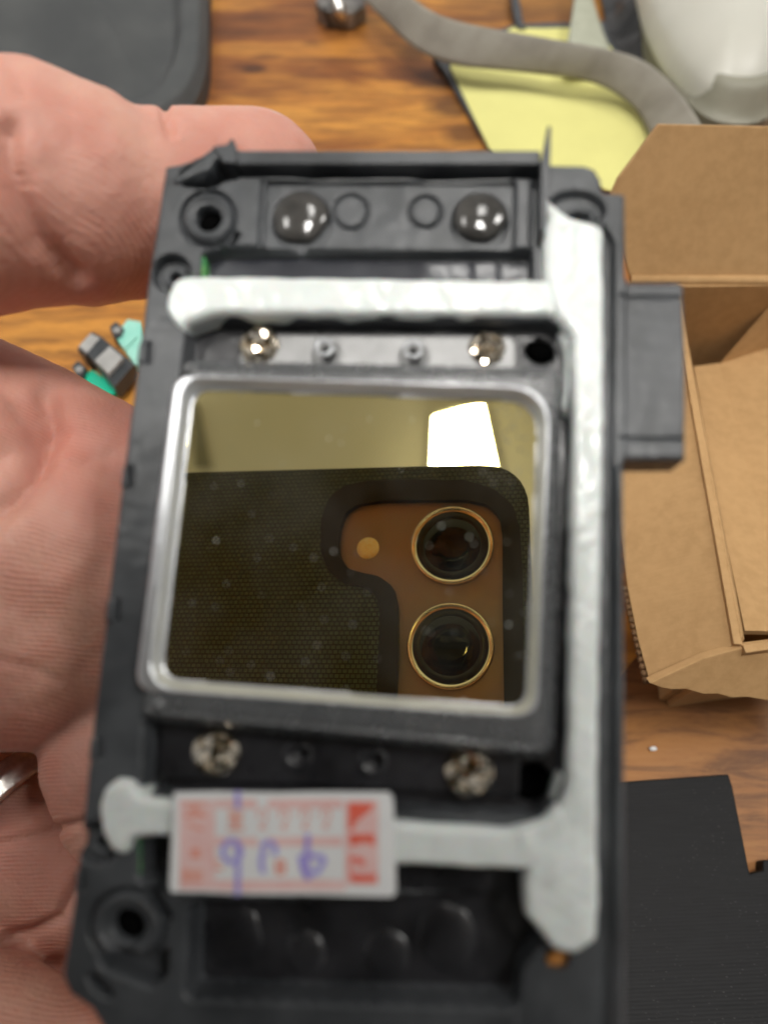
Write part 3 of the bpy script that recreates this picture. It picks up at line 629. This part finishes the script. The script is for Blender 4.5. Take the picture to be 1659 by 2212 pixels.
# orange plug added for the lit wood seen through the lower right hole
c = F(1212, 2086, -2.0); lathe('hole_wood_plug', [(1.5, -5.4), (1.5, -1.9), (1.3, -1.7), (.4, -1.7)], M['lit_wood'], FR, c)

# ------------------------------------------------------------------ the phone that takes the picture (only its reflection shows)
PM = Matrix.Identity(4)
for i, vec in enumerate((RT, UP, BK)):
    for k in range(3): PM[k][i] = vec[k]
for k in range(3): PM[k][3] = CAM[k] * MM
PH = empty('smartphone', PM, 'smartphone in dark textured case with two lenses showing, reflected in the gold mirror', 'smartphone')
def cut(pts): return np.array([(((350 + x / 1.4426) / 1.173), ((900 + y / 1.4426) / 1.173)) for x, y in pts])
lipo = [(700, 520), (755, 478), (830, 462), (1000, 455), (1200, 460), (1300, 490), (1370, 550), (1395, 640), (1405, 800), (1408, 1250)]
plate = [(745, 640), (765, 585), (810, 555), (900, 542), (1200, 540), (1275, 555), (1322, 600), (1332, 680), (1332, 900), (1338, 1280)]
lipl = [(872, 1260), (880, 1100), (885, 950), (875, 890), (835, 852), (760, 840), (700, 795), (668, 720), (670, 600)]
platel = [(948, 1260), (955, 1100), (955, 930), (938, 855), (885, 815), (830, 805), (775, 790), (742, 740), (740, 680)]
def phpts(a, b, z):
    A = refl(*cut(a).T, z); B = refl(*cut(b).T, z)
    yb = -31.0
    return np.concatenate([A, [[A[-1][0], yb + 3], [A[-1][0] - 3, yb], [B[0][0] + 3, yb], [B[0][0], yb + 3]], B])
def rnd(P, r=1.2): return rr_pts(P, r, 3)
lz, pz = 1.6, 3.2
LP = rnd(phpts(lipo, lipl, lz)); PP = rnd(phpts(plate, platel, pz))
cr = refl(1152, 1300, lz)[0]; ct = float(refl(1000, 1001, lz)[1]); cl = cr - 104; cb = ct - 190
case = rr_pts([(cl, ct + 1.6), (cr, ct - .8), (cr, cb), (cl, cb)], 11, 8)
# case shell with an opening: outer ring of faces bridged to the opening
def plate_with_hole(name, outer, inner, z0, z1, m, parent):
    bm = bmesh.new(); loops = []
    for z in (z0, z1):
        for P in (outer, inner):
            vs = [bm.verts.new(Vector((p[0], p[1], z)) * MM) for p in P]; es = [bm.edges.new((vs[i], vs[(i + 1) % len(vs)])) for i in range(len(vs))]; loops.append((vs, es))
    for k in (0, 2): bmesh.ops.triangle_fill(bm, use_beauty=True, use_dissolve=False, edges=loops[k][1] + loops[k + 1][1])
    for k in (0, 1):
        a, b = loops[k][0], loops[k + 2][0]
        for i in range(len(a)): bm.faces.new((a[i], a[(i + 1) % len(a)], b[(i + 1) % len(a)], b[i]))
    bmesh.ops.recalc_face_normals(bm, faces=bm.faces); return bmobj(name, bm, m, parent, False)
plate_with_hole('phone_case', case, LP, lz, 9.5, M['texcase'], PH)
plate_with_hole('camera_cutout_lip', LP + (LP - LP.mean(0)) * .0, PP, 1.3, 3.6, M['phone_lip'], PH)
prism('camera_plate', z3(PP * 1.0, 3.2), z3(PP * 1.0, 6), M['bronze'], PH)
prism('phone_body', z3(case * .97, 4.5), z3(case * .97, 9), M['phone_lip'], PH)
L1 = refl(976, 1176, 2.)  # upper lens
lens_pos = [(float(L1[0]), float(L1[1])), (0.0, 0.0), (0.0, -22.0)]
for i, (lx, ly) in enumerate(lens_pos):
    r = 9.0
    o = lathe('camera_lens', [(r, 3.3), (r, 2.0), (r - .3, 1.7), (r - .6, 1.7), (r - 1.25, 2.1), (r - 1.35, 2.6)][::-1], M['ring_metal'], PH, (lx, ly))
    lathe('lens_barrel', [(r - 1.2, 2.7), (r - 1.2, 2.15), (6.2, 2.05), (5.9, 2.9), (3, 2.9)], M['lens_black'], o, (lx, ly))
    lathe('lens_glass', [(6.25, 2.15), (6.2, 2.04), (3, 1.98), (.8, 1.95)][::-1][::-1], M['lens_glass'], o, (lx, ly))
fx, fy = refl(795, 1184, 3.2)
lathe('flash', [(2.6, 3.3), (2.5, 3.1), (1.2, 3.05), (.3, 3.05)], M['flash'], PH, (float(fx), float(fy)), 32)

# ------------------------------------------------------------------ the hand
def chain(bm, pts, sq=1.0):
    """pts: (x, y, depth mm, radius in picture px)"""
    P = np.array([np.append(D(x, y, d), r * d / FP) for x, y, d, r in pts])
    for a, b in zip(P[:-1], P[1:]):
        L = np.linalg.norm(a[:3] - b[:3]); k = max(2, int(L / (.16 * min(a[3], b[3]))))
        for t in np.linspace(0, 1, k):
            c = a + (b - a) * t
            bmesh.ops.create_icosphere(bm, subdivisions=3, radius=c[3] * MM, matrix=Matrix.Translation(Vector(c[:3]) * MM))
HAND = [
    [(-420, 480, 98, 260), (-200, 440, 94, 262), (-40, 415, 94, 258), (70, 408, 95, 248), (170, 428, 97, 228), (270, 446, 100, 196), (345, 442, 103, 188), (440, 420, 106, 168), (520, 408, 108, 158), (556, 402, 109, 150)],   # thumb
    [(-420, 560, 104, 200), (-160, 540, 102, 140), (-20, 540, 102, 122), (70, 525, 103, 108), (120, 545, 105, 72)],                            # ball of the thumb
    [(-200, 850, 113, 130), (-70, 850, 113, 140), (80, 930, 114, 150), (230, 1020, 116, 155), (340, 1090, 118, 150)],                           # edge of the palm below the thumb
    [(-500, 1100, 112, 330), (-250, 1130, 114, 300), (0, 1200, 116, 310), (120, 1200, 118, 308), (220, 1240, 120, 280)],                        # palm upper
    [(-300, 960, 104, 160), (-60, 950, 103, 120), (5, 985, 104, 88)],                                                                           # palm lobe
    [(-400, 1300, 114, 360), (-100, 1330, 114, 295), (60, 1335, 114, 277), (180, 1325, 118, 255)],                                              # index finger
    [(420, 1560, 134, 150), (310, 1590, 124, 158), (266, 1630, 113, 166), (290, 1720, 114, 156)],                                              # middle fingertip
    [(-260, 1560, 128, 160), (-60, 1710, 126, 145), (60, 1830, 124, 148), (170, 1905, 124, 138), (260, 1940, 126, 120)],                        # ring finger
    [(-420, 1880, 122, 240), (-120, 2020, 124, 165), (40, 2070, 124, 128), (150, 2050, 126, 95)],                                               # little finger
    [(-500, 2150, 110, 300), (-150, 2290, 104, 240), (20, 2310, 102, 185), (120, 2320, 102, 140), (200, 2345, 104, 110)],                       # heel of the hand
    [(-420, 980, 122, 330), (-420, 1300, 124, 400), (-420, 1800, 124, 400), (-500, 2100, 120, 400)],                                            # back of the hand
    [(-420, 1300, 122, 420), (-900, 1500, 122, 420), (-1500, 1800, 118, 400), (-2300, 2200, 112, 420)],                                         # forearm
]
bm = bmesh.new()
for c_ in HAND: chain(bm, c_)
o = bmobj('person', bm, M['skin'])
md = o.modifiers.new('r', 'REMESH'); md.mode = 'VOXEL'; md.voxel_size = .00075; md.use_smooth_shade = True
sm = o.modifiers.new('s', 'SMOOTH'); sm.factor = .5; sm.iterations = 9
dg = bpy.context.evaluated_depsgraph_get(); me = bpy.data.meshes.new_from_object(o.evaluated_get(dg)); old = o.data
o.modifiers.clear(); o.data = me; bpy.data.meshes.remove(old); me.shade_smooth()
n = len(me.vertices); co = np.empty(n * 3); me.vertices.foreach_get('co', co); co = co.reshape(-1, 3); nr = np.empty(n * 3); me.vertices.foreach_get('normal', nr); nr = nr.reshape(-1, 3)
cc = (co * 1000 - CAM); cz = cc @ BK; px = CX - FP * (cc @ RT) / cz; py = CY + FP * (cc @ UP) / cz
disp = np.zeros(n)
def crease(line, wd, dep):
    global disp
    l = np.array(line, float); d = np.full(n, 1e9)
    for a, b in zip(l[:-1], l[1:]):
        e = b - a; t = np.clip(((px - a[0]) * e[0] + (py - a[1]) * e[1]) / (e @ e), 0, 1); d = np.minimum(d, np.hypot(px - a[0] - t * e[0], py - a[1] - t * e[1]))
    disp -= 1.5 * dep * np.exp(-(d / wd) ** 2)
crease([(352, 200), (360, 262), (372, 285)], 9, .9); crease([(14, 280), (18, 350), (45, 430), (90, 520), (165, 600)], 26, 1.1)
crease([(100, 850), (112, 930), (80, 1010), (20, 1080), (-60, 1150)], 30, 1.5); crease([(110, 930), (80, 1010), (20, 1080)], 8, .5); crease([(20, 155), (40, 175), (46, 200)], 9, .5)
crease([(-20, 1830), (80, 1802), (190, 1775)], 9, .8); crease([(-20, 2035), (60, 2020), (130, 1985), (175, 1900)], 14, 1.0); crease([(130, 1470), (60, 1440), (-40, 1420)], 10, .25); crease([(60, 1000), (150, 1010), (240, 980)], 10, .2)
disp += .10 * nz(co[:, 0] * 1000, co[:, 1] * 1000 + co[:, 2] * 700, 9, 3) 
co += nr * disp[:, None] * MM; me.vertices.foreach_set('co', co.ravel()); me.update()
HAND_OBJ = o
o['label'] = 'bare hand gripping the black frame, thumb over its top edge, ring on a lower finger'; o['category'] = 'person'
# thumbnail
bm = bmesh.new(); bmesh.ops.create_uvsphere(bm, u_segments=32, v_segments=16, radius=1)
c0 = D(553, 317, 108); ax = D(650, 326, 109) - c0; upv = D(556, 240, 109) - c0; upv /= np.linalg.norm(upv); axn = ax / np.linalg.norm(ax); bn = np.cross(axn, upv)
for v_ in bm.verts:
    p = c0 + axn * v_.co.x * 8.2 + bn * v_.co.y * 6.2 + upv * v_.co.z * 5.1; v_.co = Vector(p) * MM
bmobj('fingernail', bm, M['nail'], HAND_OBJ)
# silver ring: a band lying round the finger's own axis
p0, p1 = D(-60, 1700, 124), D(60, 1820, 122); axis = (p1 - p0) / np.linalg.norm(p1 - p0)
cr_ = D(0, 1745, 124); rr = 154 * 124 / FP
a = np.cross(axis, BK); a /= np.linalg.norm(a); b = np.cross(axis, a)
Vv, Ff = [], []; prof = [(-2.6, .0), (-2.6, 1.0), (-2.0, 1.5), (-1.2, 1.2), (-.6, 1.7), (.6, 1.7), (1.2, 1.2), (2.0, 1.5), (2.6, 1.0), (2.6, 0)]; n = 96
for i in range(n):
    g = 2 * math.pi * i / n
    for s, h in prof: Vv.append(axis * s + (math.cos(g) * a + math.sin(g) * b) * (rr + h))
for i in range(n):
    for k in range(len(prof)): j = (i + 1) % n; k2 = (k + 1) % len(prof); L = len(prof); Ff.append((i * L + k, i * L + k2, j * L + k2, j * L + k))
o = mesh('finger_ring', Vv, Ff, M['silver'], None, True); o.location = cr_ * MM
tag(o, 'grooved silver ring worn on a finger at the lower left', 'ring')

# ------------------------------------------------------------------ things on the table
def tinv(x_, y_, z_): 
    p = np.stack([x_, y_, np.full(np.shape(x_), z_)], -1) - CAM; a = p @ RT; b = p @ UP; c = p @ BK
    return CX - FP * a / c, CY + FP * b / c
def tfwd(x, y, z=0.): return T(x, y, z)[..., :2]
# charcoal case, top left
def casef(X, Y, sd):
    d = -sd
    H = 9 + 6 * sstep(d / 16)
    s2 = poly_sd(X, Y, rr_pts([(-700, -500), (392, -500), (398, 110), (330, 222), (-700, 236)], [10, 10, 120, 120, 10]))[0]
    H = H - 6.5 * sstep(-s2 / 34) + 17 * sstep((-s2 - 30) / 200)
    return H
relief('hard_case', rr_pts([(-700, -500), (450, -500), (440, 250), (-700, 262)], [10, 10, 170, 10], 12), casef, .2, 1.2, M['case'], None, wref=15, fwd=tfwd, inv=tinv)
tag(bpy.data.objects['hard_case'], 'charcoal moulded case with rounded corner and domed lid, behind the thumb', 'case')
# clipboard with yellow paper
tb_prism('clipboard', [(935, 122), (958, 150), (1072, 345), (1500, 430), (1470, 60), (1330, 44), (1112, 50)], .2, 3.0, M['board'], None, .4)
tag(bpy.data.objects['clipboard'], 'thin dark board under the yellow paper', 'board')
def curl(X, Y, sd): return 4.0 + 1.2 * nz(X, Y, 420, 6, 2) + 9 * sstep((X - 1230 - (Y - 180) * .5) / 140) * sstep((Y - 100) / 150)
relief('yellow_paper', [(972, 138), (1110, 56), (1290, 52), (1340, 120), (1420, 290), (1440, 440), (1070, 338)], curl, 3.1, 1.2, M['yellow'], None, wref=5, fwd=tfwd, inv=tinv)
tag(bpy.data.objects['yellow_paper'], 'yellow note paper curling at its right corner beside the cardboard box', 'paper')
tube('black_cable', [T(1108, -30, 4)[...], T(1113, 10, 4), T(1120, 50, 4), T(1126, 66, 4)], 2.4, M['board'], None)
tag(bpy.data.objects['black_cable'], 'short dark cable above the grey strap at the top edge', 'cable')
# strap
def ribbon(name, up, lo, zu, zl, th, m, label, cat, n=60):
    up = np.array(up, float); lo = np.array(lo, float)
    def rs(P): 
        s = np.r_[0, np.cumsum(np.hypot(*np.diff(P, axis=0).T))]; s /= s[-1]; t = np.linspace(0, 1, n); return np.column_stack([np.interp(t, s, P[:, 0]), np.interp(t, s, P[:, 1])])
    A, B = rs(up), rs(lo)
    for P in (A, B):
        for _ in range(4): P[1:-1] = .25 * P[:-2] + .5 * P[1:-1] + .25 * P[2:]
    A3 = T(A[:, 0], A[:, 1], zu); B3 = T(B[:, 0], B[:, 1], zl)
    K = 9; Vv, Ff, UVs = [], [], []
    for i in range(n):
        for k in range(K):
            t = k / (K - 1); p = A3[i] * (1 - t) + B3[i] * t; p = p + np.array([0, -.6, .8]) * 1.0 * math.sin(math.pi * t); Vv.append(p)
    for i in range(n - 1):
        for k in range(K - 1): Ff.append((i * K + k, i * K + k + 1, (i + 1) * K + k + 1, (i + 1) * K + k))
    c = np.mean(Vv, 0); o = mesh(name, Vv, Ff, m, None, True, c)
    uv = o.data.uv_layers.new(name='UVMap')
    for L in o.data.loops: i, k = divmod(L.vertex_index, K); uv.data[L.index].uv = (i / n * 2.2, k / K * .12)
    md = o.modifiers.new('t', 'SOLIDIFY'); md.thickness = th * MM
    return tag(o, label, cat)
ribbon('strap', [(800, -90), (860, -40), (894, 0), (930, 25), (980, 45), (1080, 65), (1180, 82), (1280, 100), (1355, 115), (1405, 137), (1445, 175), (1480, 215), (1520, 275), (1530, 330)],
       [(740, -40), (790, 5), (830, 45), (880, 95), (930, 125), (1005, 145), (1080, 152), (1180, 162), (1255, 172), (1305, 187), (1350, 215), (1385, 250), (1410, 310), (1420, 360)], 26, 14, 1.6, M['webbing'],
       'grey beige woven strap winding across the yellow paper', 'strap')
ribbon('strap_end', [(1243, -60), (1240, 0), (1232, 50), (1222, 110), (1220, 150)], [(1272, -60), (1276, 0), (1292, 50), (1316, 115), (1330, 150)], 12, 10, 1.2, M['green_strip'],
       'pale green grey tapered strip standing behind the grey strap', 'strap', 20)
# dark clip with a bright end, top edge
BKT = empty('buckle', Matrix.Translation(Vector(T(725, 10, 5)) * MM), 'small dark metal buckle at the end of the grey strap, top edge', 'buckle')
loc = T(725, 10, 5)
tb_prism('buckle_frame', [(684, -30), (770, -40), (792, 8), (760, 26), (700, 22), (682, 4)], .2, 9, M['bracket'], BKT, 1.2, loc=loc)
tube('buckle_pin', [T(722, -10, 12) - loc, T(735, 22, 12) - loc, T(741, 42, 8) - loc], [2.2, 3.0, 1.4], M['silver'], BKT)
# black glossy bag
relief('black_pouch', rr_pts([(1278, -160), (1700, -160), (1700, 260), (1440, 200), (1385, 140), (1320, 60)], 20), lambda X, Y, sd: 3.5 + 12 * sstep(-sd / 60) + 3.5 * nz(X, Y, 90, 12, 4) * sstep(-sd / 60), 3.1, 1.5, M['blackbag'], None, wref=8, fwd=tfwd, inv=tinv)
tag(bpy.data.objects['black_pouch'], 'crumpled glossy black plastic pouch under the cream housing', 'pouch')
# cream rounded device
CR = empty('rounded_device', Matrix.Translation(Vector(T(1570, 90, 18)) * MM), 'cream white rounded plastic device with underside shade in an olive grey base, top right corner', 'device')
loc = T(1570, 90, 18)
CO = rr_pts([(1300, -420), (1820, -420), (1840, -60), (1800, 150), (1640, 262), (1530, 252), (1452, 170), (1400, 60)], [80, 80, 60, 60, 60, 60, 60, 80], 6)
def lfwd(z0): 
    return lambda x, y, z=0.: T(x, y, z + z0)[..., :2] - loc[:2]
def crf(X, Y, sd): return 13 + 30 * np.sqrt(np.clip(1 - (1 - np.clip(-sd / 260, 0, 1)) ** 2.2, 0, 1)) 
relief('top_shell', [(x, y - 34 - 26 * min(max((y + 100) / 360, 0), 1)) for x, y in CO], lambda X, Y, sd: crf(X, Y, sd) , 11, 1.2, M['cream'], CR, wref=25, fwd=lambda x, y, z=0.: T(x, y, z)[..., :2] - loc[:2], inv=lambda u, v, z: tinv(u + loc[0], v + loc[1], z))
relief('base_shell', CO, lambda X, Y, sd: -2 + 12 * sstep(-sd / 30), -15, 1.5, M['cream_base'], CR, wref=18, fwd=lambda x, y, z=0.: T(x, y, z)[..., :2] - loc[:2], inv=lambda u, v, z: tinv(u + loc[0], v + loc[1], z))  # dark base with the underside's shade put into its colour
bpy.data.objects['top_shell'].location.z = -loc[2] * MM + .004
# cardboard box
BX = empty('cardboard_box', Matrix.Translation(Vector(T(1600, 900, 0)) * MM), 'open brown cardboard box with flaps spread, right of the frame', 'box'); bl = T(1600, 900, 0)
ZR = 46.0
def sheet(name, P, th, m, par, loc, sub=0, wob=0.0):
    """a board of thickness th from a planar outline (world mm)"""
    P = np.array(P, float) - loc; nrm = np.zeros(3)
    for i in range(len(P)): nrm += np.cross(P[i], P[(i + 1) % len(P)])
    nrm /= np.linalg.norm(nrm)
    if nrm[2] < 0: nrm = -nrm
    return prism(name, P - nrm * th, P, m, par, .25)
RL, RN = T(1462, 618, ZR), T(1604, 1392, ZR)                 # far-left and near-left rim corners
RF, RQ = T(1900, 612, ZR), T(2060, 1330, ZR)                  # right side corners
def dn(p, z, dx=0, dy=0): return np.array([p[0] + dx, p[1] + dy, z])
sheet('bottom', [dn(RL, 2), dn(RF, 2), dn(RQ, 2), dn(RN, 2)], 1.6, M['card'], BX, bl)
def wall(a, b, nm='wall'):
    t = b - a; t /= np.linalg.norm(t); nn = np.array([-t[1], t[0], 0]) * 1.8
    q = [a, b, b + nn, a + nn]; prism(nm, [dn(p, .4) - bl for p in q], [dn(p, ZR - .2) - bl for p in q], M['card'], BX, .2)
wall(RL, RF); wall(RF, RQ); wall(RQ, RN); wall(RN, RL)
# far flap: rises away from the fold
def on_plane(x, y, A, B, Cc):
    nn = np.cross(B - A, Cc - A); d = c2w(ray(x, y)) - CAM; return CAM + d * ((A - CAM) @ nn) / (d @ nn)
A = T(1365, 600, ZR); B = T(1900, 606, ZR); up_ = np.array([0, 24., 44.])
fl = [on_plane(x, y, A, B, A + up_) for x, y in ((1361, 600), (1312, 440), (1336, 385), (1424, 268), (1700, 274), (1950, 290), (1900, 606))]
sheet('flap', fl, 2.2, M['card'], BX, bl)
tube('fold_edge', [T(1360, 606, ZR) - bl, T(1600, 606, ZR) - bl, T(1900, 610, ZR) - bl], 1.5, M['card'], BX)
# left flap: falls outward
LA, LB = T(1466, 640, ZR), RN; oc = T(1352, 1240, ZR - 14)
lf = [on_plane(x, y, LA, LB, oc) for x, y in ((1462, 630), (1492, 790), (1548, 1080), (1602, 1374), (1590, 1392), (1402, 1474), (1376, 1380), (1354, 1270), (1330, 1100), (1330, 640))]
sheet('flap', lf, 2.2, M['card'], BX, bl)
# corrugation along the cut edge of that flap
M['flute'] = mat('cardboard_flute', (.16, .085, .035), .85)
e0 = on_plane(1352, 1262, LA, LB, oc); e1 = on_plane(1401, 1474, LA, LB, oc); bm = bmesh.new()
for k in range(15):
    p = e0 + (e1 - e0) * (k + .5) / 15 - bl + np.array([-.15, 0, -1.2]); bmesh.ops.create_cone(bm, cap_ends=True, segments=8, radius1=.00075, radius2=.00075, depth=.0012, matrix=Matrix.Translation(Vector(p) * MM) @ Matrix.Rotation(math.pi / 2, 4, 'Y'))
tag(bmobj('fluting', bm, M['flute'], BX))
# near flap with torn edge
NA, NB = RN, RQ; oc = T(1560, 1496, ZR - 10); te = [(1402, 1476), (1428, 1486), (1450, 1490), (1480, 1489), (1520, 1500), (1548, 1499), (1580, 1508), (1612, 1506), (1660, 1514), (1720, 1516), (1900, 1530)]
nf = [on_plane(x, y, NA, NB, oc) for x, y in [(1600, 1400), (1520, 1422)] + te + [(2060, 1345)]]
sheet('flap', nf, 2.0, M['card'], BX, bl)
# inner flap folded along one soft ridge
R0, R1, R2 = T(1547, 793, ZR - 27), T(1659, 1217, ZR - 12), T(1692, 1372, ZR - 8)
A0, A1, A2 = T(1492, 800, ZR - 25), T(1540, 1080, ZR - 14), T(1599, 1370, ZR - 5)
def shell(name, P, m, par, loc, th=1.6):
    o_ = mesh(name, np.array(P) - loc, [range(len(P))], m, par); md_ = o_.modifiers.new('t', 'SOLIDIFY'); md_.thickness = th * MM; md_.offset = -1; return o_
shell('tuck_flap', [R0, A0, A1, A2, R2, R1][::-1], M['card'], BX, bl)
shell('inner_floor', [R0, R1, R2, T(1860, 1372, ZR - 22), T(1840, 700, ZR - 22), T(1659, 664, ZR - 9)][::-1], M['card'], BX, bl)
# black printed plate, bottom right
tb_prism('printed_plate', [(1100, 1705), (1350, 1688), (1573, 1672), (1582, 1700), (1600, 1790), (1619, 1887), (1648, 1880), (1648, 1858), (1780, 1850), (1830, 2500), (1050, 2500)], .3, 4.2, M['print_plate'], None, .35)
tag(bpy.data.objects['printed_plate'], 'black 3D printed plate with notched corner lying on the wood', 'plate')
# connector by the hand
CN = empty('connector', Matrix.Translation(Vector(T(225, 760, 0)) * MM), 'small green circuit board with black connector and grey buttons', 'connector'); cl_ = T(225, 760, 0)
def cpts(pts): return [((150 + x / 6.636) / 1.173, (780 + y / 6.636) / 1.173) for x, y in pts]
def cp(nm, pts, z0, z1, m, bv=.25): return tb_prism(nm, cpts(pts), z0, z1, m, CN, bv, loc=cl_)
cp('green_board', [(300, 1180), (560, 1040), (980, 1340), (840, 1600)], .2, 2.6, M['green_board'])
cp('teal_cover', [(940, 470), (1150, 190), (1380, 230), (1500, 600), (1420, 1000), (1260, 930)], .2, 4, M['teal_plastic'])
cp('teal_rib', [(1070, 650), (1290, 450), (1320, 480), (1110, 690)], 4.05, 4.8, M['teal_plastic'], .1)
cp('connector_body', [(470, 760), (700, 470), (1270, 940), (930, 1330)], 2.7, 9, M['connector'])
cp('button', [(600, 880), (850, 640), (1080, 830), (830, 1110)], 9.1, 11, M['grey_cap'])
cp('connector_body', [(300, 690), (560, 400), (740, 490), (460, 810)], .4, 8, M['connector'])
cp('button', [(330, 640), (530, 425), (690, 500), (470, 750)], 8.1, 9.4, M['grey_cap'])
for x, y in ((980, 380), (345, 1040)):
    cp('foot', [(x - 130, y - 60), (x - 20, y - 160), (x + 110, y - 40), (x + 60, y + 90), (x - 60, y + 120)], .3, 5, M['connector'])
    c = T(*np.array(cpts([(x, y)])[0]), 5.2) - cl_; lathe('socket', [(1.3, 4.6), (1.3, 5.6), (.8, 5.6), (.7, 5.1), (.2, 5.1)], M['grey_cap'], CN, (c[0], c[1]), 20)
# crumb on the wood
bm = bmesh.new(); bmesh.ops.create_icosphere(bm, subdivisions=2, radius=.0007)
for v_ in bm.verts: v_.co = Vector((v_.co.x * 1.4, v_.co.y * .8, v_.co.z * .6)) * (1 + .2 * random.random())
o = bmobj('crumb', bm, M['paper']); o.location = T(1410, 1617, .7) * MM; tag(o, 'tiny white crumb on the wood below the cardboard box', 'crumb')
bpy.context.view_layer.update()
